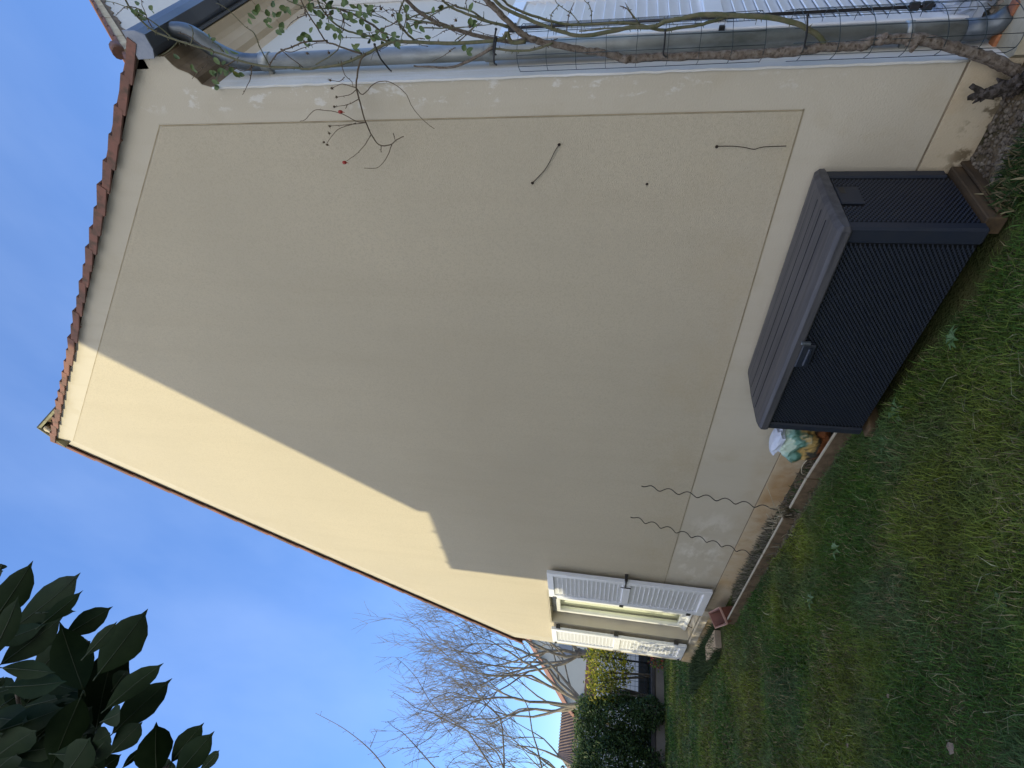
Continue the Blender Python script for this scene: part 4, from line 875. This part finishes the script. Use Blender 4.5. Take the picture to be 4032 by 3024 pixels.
for q in ((1298, 497), (1296, 525), (1275, 560), (1288, 570), (1306, 348), (1325, 382), (1316, 420), (1300, 316), (1500, 35), (1545, 60), (1850, 105), (1795, 80), (1780, 102), (1210, 210), (1295, 208)):
    c_ = at(*q, 'y', HY - .01); hp = MB().ball(c_, .006, 6)
    for t_ in range(4): hp.tube([c_, c_ + Vector((random.uniform(-1, 1), random.uniform(-.3, .3), random.uniform(-1, 1))).normalized() * .013], [.0018, .0003], 4)
    hp.build('dry_hip', M['twig'], rose)
# leaves
lf = MB()
def leaf(p, d, L_, W_):
    up = Vector((random.uniform(-.6, .6), -1, random.uniform(-.6, .6))); s = d.cross(up).normalized() * W_ / 2; n_ = s.cross(d).normalized() * L_ * .08
    ps = [p, p + d * L_ * .25 + s * .8 + n_, p + d * L_ * .55 + s + n_, p + d * L_ * .85 + s * .5, p + d * L_, p + d * L_ * .85 - s * .5, p + d * L_ * .55 - s + n_, p + d * L_ * .25 - s * .8 + n_, p + d * L_ * .5 - n_ * .6]
    lf.add(ps, [(0, 1, 8), (1, 2, 8), (2, 3, 8), (3, 4, 8), (4, 5, 8), (5, 6, 8), (6, 7, 8), (7, 0, 8)], True)
spots = [(1045, 60), (1062, 40), (1040, 80), (1072, 70), (1105, 42), (1090, 115), (1100, 130), (1215, 20), (1235, 35), (1205, 10), (1240, 45), (1270, 60), (1280, 80), (1300, 70), (1275, 35), (1285, 20), (1330, 15), (1350, 10), (1365, 25), (1400, 50), (1395, 65), (1400, 80), (1425, 20), (1440, 25), (1455, 22), (1370, 80), (1425, 85), (1310, 120), (1300, 105), (1290, 120), (1325, 130),
         (1205, 130), (1220, 140), (1215, 175), (1400, 140), (1405, 190), (1390, 180), (1465, 130), (1470, 145), (1465, 160), (1545, 160), (1550, 175), (1535, 150), (1640, 88), (1675, 130), (1610, 100), (1838, 195), (1600, 45), (1715, 15), (1850, 80), (1848, 55), (520, 25), (535, 45), (545, 60), (590, 30), (840, 230), (850, 290), (845, 310), (830, 280), (860, 255), (905, 290), (850, 345), (760, 250), (700, 235), (890, 190), (830, 145), (870, 300), (930, 298), (1150, 10), (1130, 25), (1550, 150), (1560, 45), (1490, 155), (1500, 130), (1450, 70), (980, 60), (1000, 45), (1180, 150), (1255, 100), (1340, 60)]
for q in spots:
    for _ in range(random.choice((1, 2, 2, 3))):
        p = at(q[0] + random.uniform(-14, 14), q[1] + random.uniform(-14, 14), 'y', random.uniform(-.10, .02)); d = Vector((random.uniform(-.6, .6), random.uniform(-.4, .2), random.uniform(-1, .1))).normalized()
        leaf(p, d, random.uniform(.026, .044), random.uniform(.017, .026))
lf.build('leaves', M['roseleaf'], rose)
# cable ties
for q0, q1, n_ in (((1475, 175), (1530, 270), 0), ((1955, 150), (1945, 245), 0), ((1953, 115), (1943, 205), 0), ((2620, 120), (2612, 213), 0), ((3180, 60), (3168, 180), 0)):
    m_ = MB(); a = at(*q0, 'y', -.075); b = at(*q1, 'y', -.055); mid = (a + b) / 2 + Vector((.0, -.02, 0)); m_.tube(smoothline([a, mid, b, b + Vector((-.01, -.005, -.012))], 4), .0038, 5); m_.ball(a, .006, 5)
    tag(m_.build('cable_tie', M['tie']), {(1475, 175): 'black cable tie uppermost on the pipe, near the hanging twigs', (1955, 150): 'black cable tie on the forked brown cane, just above the wire cage', (1953, 115): 'short black cable tie beside the one at the forked cane', (2620, 120): 'black cable tie inside the upper part of the wire cage', (3180, 60): 'black cable tie by the arching green cane low in the wire cage'}[q0], 'cable tie', 'cable ties on the rose')
# wire cage round the pipe
def cage(z0, z1, label):
    m_ = MB(); cx, cy = .085, .105; rx, ry = .085, .155
    n = 9; ang = [math.radians(-140 + 280 * k / n) for k in range(n + 1)]
    pos = [(max(cx + rx * math.cos(a), .012), cy + ry * math.sin(a)) for a in ang]
    for (x_, y_) in pos: m_.tube([(x_ + random.uniform(-.003, .003), y_, z0 - .0), (x_, y_, (z0 + z1) / 2), (x_, y_ + random.uniform(-.003, .003), z1)], .0014, 4)
    z = z0
    while z <= z1 + .001:
        m_.tube(smoothline([(x_, y_, z + random.uniform(-.002, .002)) for x_, y_ in pos], 3), .0014, 4); z += .1265
    tag(m_.build('wire_cage', M['wire']), label, 'wire mesh', 'green wire mesh round the downpipe')
cage(1.025, 2.038, 'upper sheet of dark green wire mesh curled round the downpipe')
cage(.12, .92, 'lower sheet of dark green wire mesh round the foot of the downpipe')
# things stuck on the wall
def wallwire(pts, label, knobs):
    m_ = MB(); P = [at(*p, 'y', -.012) for p in pts]; m_.tube(smoothline(P, 4), .0018, 5)
    for k in knobs: m_.ball(at(*k, 'y', -.010), .008, 6, (1, .8, 1))
    tag(m_.build('wall_wire', M['nail']), label, 'wire', 'bits of wire left on the ochre wall')
wallwire([(2201, 570), (2185, 595), (2163, 640), (2140, 675), (2096, 721)], 'thin slanting wire between two dark plugs high on the ochre wall', [(2201, 570), (2096, 721)])
wallwire([(2824, 576), (2888, 576), (2933, 581), (2969, 588), (3005, 579), (3096, 575)], 'thin wire hanging straight down from a dark plug above the storage box', [(2822, 578)])
m_ = MB(); m_.ball(at(2547, 725, 'y', -.006), .007, 6); tag(m_.build('wall_plug', M['nail']), 'single dark plug hole in the ochre wall above the storage box', 'plug')

# ------------------------------------------------------------------ laurel overhanging the camera
lau = empty('laurel_bush', (.1, -3.5, 0)); tag(lau, 'dark glossy laurel branch with long pointed leaves overhanging against the sky', 'laurel')
ll = MB(); lr = MB()
def lleaf(x0, y0, x1, y1, wd, dist, tilt=0.):
    B_ = atd(x0, y0, dist + tilt); T_ = atd(x1, y1, dist - tilt); d = T_ - B_; L_ = d.length; d.normalize()
    view = (B_ - Vector(CAM)).normalized(); s = d.cross(view).normalized(); n_ = s.cross(d).normalized()
    W_ = wd * dist / FPX / 2 * 1.22; n = 9; prof_ = [.0, .42, .78, .96, 1.0, .95, .80, .50, .14, 0]
    rot = random.uniform(-.35, .35); s = (s * math.cos(rot) + n_ * math.sin(rot)); n_ = s.cross(d).normalized()
    cen = []; V = []
    for i in range(n + 1):
        t = i / n; c_ = B_ + d * (L_ * t) + n_ * (L_ * .06 * math.sin(PI * t)); cen.append(c_); ww = W_ * prof_[i] * (1 + .05 * math.sin(i * 2.1))
        V += [c_ - s * ww + n_ * ww * .22, c_, c_ + s * ww + n_ * ww * .22]
    F_ = []
    for i in range(n): F_ += [(3 * i, 3 * i + 3, 3 * i + 4, 3 * i + 1), (3 * i + 1, 3 * i + 4, 3 * i + 5, 3 * i + 2)]
    ll.add(V, F_, True); lr.tube([c_ - n_ * .0004 for c_ in cen[:-1]], [.0011 * (1 - .8 * i / n) for i in range(n)], 4)
    lr.tube([B_ - d * .012, B_], .0012, 4)
K = 1 / 1.795
LF = [(-60, 640, 235, 190, 165), (80, 680, 572, 275, 190), (300, 640, 590, 400, 85), (0, 930, 450, 585, 170), (460, 720, 800, 515, 130), (590, 1110, 420, 620, 200), (600, 870, 830, 620, 80), (690, 1000, 1048, 530, 215), (680, 1380, 835, 740, 240), (740, 1250, 1160, 915, 130), (790, 1420, 1220, 1022, 170), (780, 1560, 1010, 1330, 130), (40, 1085, 475, 1045, 135), (10, 950, 395, 985, 100), (150, 1230, 505, 1135, 100), (-20, 1400, 460, 1225, 150), (570, 1160, 350, 1690, 200),
      (1110, 1720, 1105, 1330, 200), (1210, 1620, 1445, 1335, 120), (1240, 1720, 1518, 1395, 150), (1400, 1700, 1552, 1530, 60), (865, 1660, 1035, 1495, 45), (1140, 1700, 1200, 1595, 110), (880, 760, 1040, 690, 70), (-80, 900, 130, 440, 120), (800, 1100, 900, 965, 90), (-80, 1150, 30, 1010, 60), (40, 1200, 140, 1130, 90), (720, 1330, 850, 1260, 110), (640, 1500, 780, 1410, 120), (250, 1450, 600, 1160, 150), (-60, 1600, 260, 1390, 170), (200, 1700, 420, 1450, 170), (450, 1720, 640, 1440, 180), (560, 1700, 760, 1450, 160), (-80, 1720, 120, 1560, 150), (0, 1450, 330, 1420, 120), (100, 1560, 480, 1500, 140), (380, 1560, 700, 1590, 130), (745, 1650, 860, 1560, 90), (470, 900, 640, 760, 120), (80, 820, 400, 700, 120), (-60, 780, 330, 640, 110), (330, 1230, 560, 1190, 60), (300, 560, 540, 550, 60),
      (0, 260, 12, 215, 50), (-120, 300, 25, 265, 80), (60, 1640, 500, 1700, 200), (560, 1560, 740, 1700, 190), (-100, 1300, 200, 1330, 150), (150, 1330, 480, 1350, 150)]
for x0, y0, x1, y1, wd in LF: lleaf(x0 * K, 2100 + y0 * K, x1 * K, 2100 + y1 * K, wd * K, random.uniform(.95, 1.15), random.uniform(-.02, .03))
for i in range(46):
    x0 = random.uniform(-60, 300); y0 = random.uniform(2650, 3080); a = random.uniform(-1.2, .5); L_ = random.uniform(120, 190); lleaf(x0, y0, x0 + L_ * math.cos(a), y0 + L_ * math.sin(a), random.uniform(55, 85), random.uniform(1.1, 1.3))
for i in range(130):   # the rest of the bush, beyond the frame
    x0 = random.uniform(-1500, -160); y0 = random.uniform(2500, 4300)
    if random.random() < .45: x0 = random.uniform(-800, 500); y0 = random.uniform(3260, 4300)
    a = random.uniform(0, 6.3); lleaf(x0, y0, x0 + 190 * math.cos(a), y0 + 190 * math.sin(a), random.uniform(70, 110), random.uniform(.95, 1.5), random.uniform(-.06, .06))
ll.build('leaves', M['laurel'], lau); lr.build('midribs', M['laurelrib'], lau)
lb = MB(); c0 = Vector((-.15, -3.5, 0)); nd = atd(200, 3300, 1.25)
lb.tube(smoothline([c0, Vector((-.1, -3.5, 1.2)), Vector((-.02, -3.3, 1.9)), nd]), [.03 - .0018 * i for i in range(13)], 8)
for e in (atd(-100, 3000 - 300, 1.1), atd(350, 2950, 1.08), atd(660, 3020, 1.08), atd(60, 2700, 1.08), atd(560, 3100, 1.1)):
    lb.tube([nd, (nd + e) / 2 + Vector((.01, .01, .01)), e], [.008, .006, .003], 6)
lb.build('branches', M['bark'], lau)

# ------------------------------------------------------------------ beyond the garden
def tag2(o, l, c_, g=None): return tag(o, l, c_, g)
XW = -12.2
lw_ = empty('low_wall', (XW, 0, 0)); tag(lw_, 'low grey-brown rendered wall with dark coping at the end of the lawn', 'wall')
MB().cbox(XW - .15, XW, -6, 9, 0, .215, .01).build('wall', M['lowwall'], lw_); MB().cbox(XW - .17, XW + .02, -6, 9, .2155, .30, .01).build('coping', M['coping'], lw_)
fe = empty('wire_fence', (XW - .08, 0, .3)); tag(fe, 'dark wire mesh fence standing on the low wall behind the yellow shrub', 'fence')
q = MB()
for k in range(22): z = .32 + k * .06; 
for z in np.arange(.33, 1.35, .10): q.tube([(XW - .08, -4, z), (XW - .08, 3, z)], .004, 4)
for y_ in np.arange(-4, 3.01, .10): q.tube([(XW - .08, y_, .30), (XW - .08, y_, 1.35)], .004, 4)
q.build('mesh_panel', M['wire'], fe)
for y_ in (-3.5, -1.2, 1.0, 3): MB().tube([(XW - .11, y_, .3), (XW - .11, y_, 1.4)], .02, 8).build('post', M['iron'], fe)
# white van behind the fence
va = empty('van', (-15.3, 1.2, 0)); tag(va, 'long white van parked behind the wire fence with a black lower side trim', 'van')
prof_v = [(-2.0, .28), (-1.9, .10), (3.6, .10), (3.7, .4), (3.65, .8), (3.2, .98), (2.7, 1.40), (-1.9, 1.42), (-2.0, 1.3)]
MB().prism(prof_v, 'x', -16.3, -15.02).build('body', M['van'], va, bevel=.05)
q = MB(); n = 8; tp = [(.78, .33), (.72, .42), (.60, .52)]
trim = [(-.0 + .60 + .0, .24)]
poly = [(.42, .20), (.52, .12), (3.3, .12), (3.3, .36), (.62, .36), (.48, .30)]
MB().prism([(a, b - .0) for a, b in poly], 'x', -15.019, -14.98).build('side_trim', M['blackpl'], va, bevel=.01)
for yy in (-1.2, 2.7):
    MB().tube([(-15.20, yy, .30), (-15.0, yy, .30)], .30, 20).build('wheel', M['blackpl'], va)
MB().prism([(2.3, .95), (3.0, .95), (2.6, 1.3), (2.3, 1.3)], 'x', -15.019, -15.0).build('side_window', M['glassdark'], va)

def bushpts(cx, cy, cz, rx, ry, rz, n, lump=.25, shell=.55):
    d = rng.normal(size=(n, 3)); d /= np.linalg.norm(d, axis=1)[:, None]
    r = rng.uniform(shell, 1, n) ** .6; a = np.arctan2(d[:, 1], d[:, 0]); r *= 1 + lump * (np.sin(a * 3 + cx) * .5 + np.sin(d[:, 2] * 6 + a * 2 + cy) * .5)
    return np.stack([cx + d[:, 0] * r * rx, cy + d[:, 1] * r * ry, cz + d[:, 2] * r * rz], 1)
def shrub(name, label, cat, parts, size, cols, n, group=None, base=None, aspect=.5):
    P = np.concatenate([bushpts(*p, int(n * p[3] * p[4] * p[5] / sum(q[3] * q[4] * q[5] for q in parts))) for p in parts]); P = P[P[:, 2] > .05]
    e = empty(name, base or (parts[0][0], parts[0][1], G0)); tag(e, label, cat, group); leafcloud('foliage', P, size, cols, e, aspect)
    st_ = MB()
    for p in parts:
        for k in range(4):
            a = random.uniform(0, 6.3); st_.tube([(p[0], p[1], 0), (p[0] + .15 * math.cos(a), p[1] + .15 * math.sin(a), p[2] * .6), (p[0] + p[3] * .5 * math.cos(a), p[1] + p[4] * .5 * math.sin(a), p[2] + p[5] * .4)], [.03, .02, .008], 5)
    st_.build('stems', M['treebark'], e); return e
# dark evergreen hedge at the end of the lawn
HC = [(.030, .060, .018), (.045, .085, .025), (.065, .115, .032), (.10, .16, .045)]
shrub('evergreen_hedge', 'dense dark evergreen hedge bush standing left of the yellow shrub', 'hedge', [(-12.6, -.15, .9, .55, .55, .85), (-12.5, -.95, .85, .6, .6, .9), (-12.5, -1.8, .9, .6, .7, .95), (-12.5, -2.8, .9, .6, .8, .95)], .06, HC, 60000)
shrub('dark_shrub', 'small dark green bush growing low between the hedge and the wire fence', 'shrub', [(-12.05, .02, .38, .3, .3, .36)], .05, HC[:3], 2500)
YC = [(.60, .54, .04), (.46, .46, .045), (.22, .27, .035), (.66, .55, .08), (.13, .17, .03)]
shrub('yellow_shrub', 'yellow leaved shrub in front of the wire fence beside the window shutters', 'shrub', [(-12.5, .85, 1.20, .40, .62, .50), (-12.4, .35, 1.30, .35, .40, .34), (-12.5, 1.4, 1.25, .4, .5, .5)], .07, YC, 3400)
shrub('green_shrub', 'fresh light green leafy shrub top between the two trees above the hedge', 'shrub', [(-12.9, -.3, 1.62, .35, .8, .26), (-12.9, -1.5, 1.62, .35, .9, .30)], .05, [(.12, .19, .04), (.18, .24, .07), (.07, .12, .03)], 5000)
shrub('flowering_plant', 'little green and pink plant at the foot of the low wall', 'plant', [(-11.95, .98, .22, .12, .16, .16)], .05, [(.20, .28, .05), (.12, .2, .04), (.45, .10, .07)], 260)

# bare trees
def tree(name, label, x, y, trunk, seed, tw=.008, dep=6, spread=.55, lead=None, cat='tree', r0=.13, top=5.5, nmain=6, group='bare trees beyond the garden'):
    r_ = random.Random(seed); e = empty(name, (x, y, 0)); tag(e, label, cat, group); tb = MB(); cr = MB()
    tb.tube(smoothline([(x, y, 0), (x + .04, y - .05, trunk * .5), (x, y + .03, trunk)]), [r0 * (1.15 - .3 * i / 8) for i in range(9)], 10); tb.ball((x, y + .03, trunk), r0 * 1.05, 8)
    tb.build('trunk', M['treebark'], e)
    cnt = [0]
    def grow(p, d, L_, r, k):
        n = 3; pts = [p]; q = p.copy(); dd = d.copy()
        for i in range(n):
            dd = (dd + Vector((r_.uniform(-.26, .26), r_.uniform(-.26, .26), r_.uniform(-.06, .16)))).normalized(); q = q + dd * (L_ / n); pts.append(q.copy())
        cr.tube(pts, [r * (1 - .35 * i / n) for i in range(n + 1)], 6 if r > .02 else (4 if r > .007 else 3), cap=False); cnt[0] += 1
        if k <= 0 or cnt[0] > 14000: return
        m = 3 if k in (1, 2, 4) else 2
        for j in range(m):
            t = r_.choice((1, 2, 3)) if j else 3; a = r_.uniform(0, 2 * PI); o_ = dd.orthogonal().normalized(); o_ = Matrix.Rotation(a, 3, dd) @ o_
            s = spread * r_.uniform(.4, 1.2) * (.55 if j == 0 else 1); nd_ = (dd + o_ * s + Vector((0, 0, .12))).normalized()
            grow(pts[t], nd_, L_ * r_.uniform(.62, .9), max(r * r_.uniform(.5, .66), .0042), k - 1)
    for j in range(nmain):
        a = 2 * PI * j / nmain + r_.uniform(-.3, .3); s = r_.uniform(.35, .95); d = Vector((math.cos(a) * s, math.sin(a) * s, 1)).normalized()
        grow(Vector((x, y, trunk - .05)), d, (top - trunk) * .34, r0 * .34, dep)
    cr.build('crown', M['treetwig'], e); return e
tree('bare_tree', 'bare pollarded tree nearest the house corner, rising over the yellow shrub', -16.2, 2.05, 1.95, 3, top=6.6, r0=.14, spread=.78, dep=6, nmain=7)
tree('bare_tree', 'bare tree standing behind the dark hedge, second from the house corner', -16.0, .78, 1.75, 9, top=6.4, r0=.15, spread=.78, dep=6, nmain=7)
tree('bare_tree', 'bare tree behind the tiled roof house, farthest from the wall', -18.5, -.6, 1.5, 15, top=5.6, r0=.12, spread=.6, dep=6, nmain=5)
# near tree with budded whips reaching into the view
nt_ = empty('budded_tree', (-9.3, -2.7, 0)); tag(nt_, 'nearer bare fruit tree with long thin budded branches against the sky', 'tree', 'bare trees beyond the garden')
tb = MB(); tb.tube([(-9.3, -2.7, 0), (-9.28, -2.65, .8), (-9.3, -2.6, 1.6)], [.09, .08, .07], 10); tb.build('trunk', M['treebark'], nt_)
K2 = 1 / 1.58
def c8(l): return [(1400 + u * K2, 2200 + v * K2) for u, v in l]
whips = [c8([(250, 615), (310, 665), (380, 745), (440, 850), (500, 930), (620, 1020), (700, 1075), (800, 1140), (880, 1210), (920, 1300)]), c8([(230, 830), (300, 870), (380, 930), (480, 960), (530, 990), (700, 1075)]), c8([(200, 1010), (240, 1050), (290, 1080), (350, 1140), (430, 1230), (500, 1310)]),
         c8([(-250, 960), (-100, 1040), (0, 1110), (60, 1160), (120, 1220), (190, 1310)]), c8([(620, 600), (660, 680), (720, 790), (820, 910), (900, 1000), (920, 1150), (925, 1310)]), c8([(870, 690), (930, 760), (1000, 820), (1070, 920), (1100, 1080), (1130, 1180), (1160, 1310)]),
         c8([(135, 1065), (110, 1130), (90, 1175)]), c8([(225, 1215), (300, 1180), (370, 1170), (470, 1110), (510, 1060)]), c8([(430, 640), (440, 720), (400, 830), (330, 810)]), c8([(540, 800), (560, 900), (530, 1000), (600, 1100)]), c8([(400, 840), (520, 820), (640, 850), (760, 900)]), c8([(560, 1310), (620, 1240), (740, 1190), (860, 1200)]), c8([(300, 1290), (380, 1250), (520, 1230)])]
cr = MB()
base = Vector((-9.3, -2.6, 1.55))
for i, wp in enumerate(whips):
    P = smoothline([at(*q, 'x', -9.0 - .12 * (i % 4)) for q in wp], 5); n = len(P); thick = .015 if i in (4, 5) else (.011 if i < 4 else .006)
    cr.tube(P, [.0035 + (thick - .0035) * j / n for j in range(n)], 5)
    if i < 6: cr.tube(smoothline([P[-1], (P[-1] + base) / 2 + Vector((0, 0, .15)), base], 4), [thick + .001 * j for j in range(9)], 6)
    for j in range(1, n - 1, 2):
        d = (P[j + 1] - P[j - 1]).normalized(); o_ = Matrix.Rotation(random.uniform(0, 6.3), 3, d) @ d.orthogonal().normalized(); L_ = random.uniform(.02, .09)
        cr.tube([P[j], P[j] + (o_ - d * .5).normalized() * L_], [.0028, .0018], 4); cr.ball(P[j] + (o_ - d * .5).normalized() * L_, .006, 5)
cr.build('branches', M['treetwig'], nt_)

# houses beyond
def housegable(name, label, x, y0, y1, ze, zr, mname, band=None, depth=8):
    e = empty(name, (x, (y0 + y1) / 2, 0)); tag(e, label, 'house', 'houses beyond the garden'); ym = (y0 + y1) / 2
    MB().prism([(y0, 0), (y1, 0), (y1, ze), (ym, zr), (y0, ze)], 'x', x - depth, x).build('wall', M[mname], e)
    q = MB(); 
    for a, b in ((y0 - .3, y1), ):
        pass
    for s_, ya_ in ((-1, y0 - .25), (1, y1 + .25)):
        sl_ = (zr - ze) / (y1 - ym); za = zr - sl_ * abs(ya_ - ym)
        q.add([(x + .2, ym, zr + .03), (x + .2, ya_, za + .03), (x - depth - .2, ya_, za + .03), (x - depth - .2, ym, zr + .03), (x + .2, ym, zr + .10), (x + .2, ya_, za + .10), (x - depth - .2, ya_, za + .10), (x - depth - .2, ym, zr + .10)],
              [(0, 1, 2, 3), (7, 6, 5, 4), (0, 4, 5, 1), (1, 5, 6, 2), (2, 6, 7, 3), (3, 7, 4, 0)])
    q.build('roof', M['roof'], e); return e
h1 = housegable('house', 'cream gabled house far behind the bare trees', -30, 3.3, 11.3, 2.45, 5.7, 'creamfar', depth=1.5)
MB().box(-29.99, -29.9, 3.2, 10.5, .3, 1.85).build('wall_band', M['redband'], h1)
f = MB().cbox(-29.99, -29.93, 5.55, 6.15, 2.6, 3.35, .02).build('window', M['greywall'], h1)
h2 = empty('house', (-30, .5, 0)); tag(h2, 'pale grey house with a brown ribbed tile roof behind the hedge', 'house', 'houses beyond the garden')
MB().box(-34, -30, 1.0, 3.9, 0, 1.98).build('wall', M['greywall'], h2)
q = MB(); 
for k in range(24):
    y_ = .85 + k * .13; q.tube([(-29.8, y_, 1.98), (-32, max(y_, 1.6), 2.95)], .045, 5)
RA = [(-29.8, .8, 1.97), (-29.8, 3.95, 1.97), (-32, 3.95, 2.95), (-32, 1.6, 2.95), (-34.2, .8, 1.97), (-34.2, 3.95, 1.97)]
q.add(RA, [(0, 1, 2, 3), (4, 3, 2, 5), (0, 3, 4), (1, 5, 2)])
q.build('roof', mat('brown ribbed tiles', (.20, .14, .11), .85, .2, col2=(.15, .11, .09), ns=3), h2)
MB().tube([(-29.7, .8, 1.95), (-29.7, 3.95, 1.95)], .06, 8).build('gutter', M['gutter'], h2)
for yy in (2.7, 1.4): MB().box(-29.99, -29.95, yy, yy + .7, .9, 1.8).build('window', M['glassdark'], h2)
# far tree line
P = []
for k in range(26):
    P.append(bushpts(-95 + rng.uniform(-6, 6), -30 + k * 4.5, 2.2, 4, 3.5, rng.uniform(1.6, 3.0), 500))
o = leafcloud('far_trees', np.concatenate(P), .7, [(.06, .075, .05), (.09, .09, .07), (.12, .11, .09)]); tag(o, 'faint brown-green tree line on the horizon beyond the houses', 'trees', kind='stuff')

# ------------------------------------------------------------------ the neighbour's house, behind the photographer (casts the big shade)
YN = -7.0; kx = SUN_AZ[0] / SUN_AZ[1] * 7.0; kz = math.tan(EL) * 7.0 / s2.y
def sh_(x, z): return (x - kx, z + kz)
nb = empty('neighbour_house', (-3, YN - 3, 0)); tag(nb, 'tall cream neighbouring house with a flat-topped annexe facing the gable wall', 'house')
c1 = sh_(-4.316, 3.413); ap = sh_(-1.0, 6.80); rt = (ap[0] + (ap[1] - c1[1]), c1[1])
MB().prism([(c1[0], 0), (rt[0], 0), rt, ap, c1], 'y', YN - 6, YN).build('wall', M['cream'], nb)
a1 = sh_(-5.85, 3.42); a2 = sh_(-4.30, 3.405)
MB().prism([(a1[0], 0), (a2[0], 0), (a2[0], a2[1]), (a1[0] + .04, a1[1])], 'y', YN - 3, YN - .02).build('annexe', M['cream'], nb)
q = MB()
for t in (.15, .42, .69): q.tube([(a1[0] + (a2[0] - a1[0]) * t, YN - .1, a1[1] - .1), (a1[0] + (a2[0] - a1[0]) * t - .03, YN - .1, a1[1] + .07)], .022, 6)
q.build('roof_nib', M['tile'], nb)
q = MB()
for P1, P2 in ((ap, c1), (ap, rt)):
    q.add([(P1[0], YN + .0, P1[1] + .02), (P2[0], YN, P2[1] + .02), (P2[0], YN - 6.1, P2[1] + .02), (P1[0], YN - 6.1, P1[1] + .02), (P1[0], YN, P1[1] + .1), (P2[0], YN, P2[1] + .1), (P2[0], YN - 6.1, P2[1] + .1), (P1[0], YN - 6.1, P1[1] + .1)],
          [(0, 1, 2, 3), (7, 6, 5, 4), (0, 4, 5, 1), (1, 5, 6, 2), (2, 6, 7, 3), (3, 7, 4, 0)])
q.build('roof', M['roof'], nb)
# unseen hedge and tree, added to shade the far lawn and right shutter
P = np.concatenate([bushpts(-7.1 - .55 * k, -5.2, 1.65, .75, .7, 1.85, 2200, .06, .2) for k in range(10)])
PT = []
for k in range(7): PT.append(bushpts(-7.45, -5.25, .5 + k * .58, .62 - .045 * k, .6 - .045 * k, .5, 2300, .05, .15))
e = empty('shade_conifer', (-7.45, -5.25, 0)); tag(e, 'unseen slender evergreen added to shade the right window shutter', 'tree'); leafcloud('crown', np.concatenate(PT), .11, HC, e); MB().tube([(-7.45, -5.25, 0), (-7.45, -5.25, 3.8)], [.09, .02], 8).build('trunk', M['treebark'], e)
e = empty('shade_hedge', (-10.4, -5.2, 0)); tag(e, 'unseen tall hedge added beside the neighbouring house to shade the far lawn', 'hedge'); leafcloud('foliage', P[P[:, 2] > 0], .12, HC, e)

tag(MB().box(2.6, 16, -12, 8, -.05, .0442).build('bounce_ground', mat('pale bounce gravel', (.50, .45, .37), .95, .1, col2=(.42, .38, .31), ns=30, bump=.5, bs=60)), kind='structure')  # unseen pale ground added to bounce warm sunlight onto the shaded walls
tag(MB().cbox(16, 16.2, -12, 12, 0, 2.2, .01).build('bounce_wall', M['cream']), 'unseen cream wall added to bounce sunlight back toward the house', 'wall')  # unseen sunlit wall, added as a second bounce surface
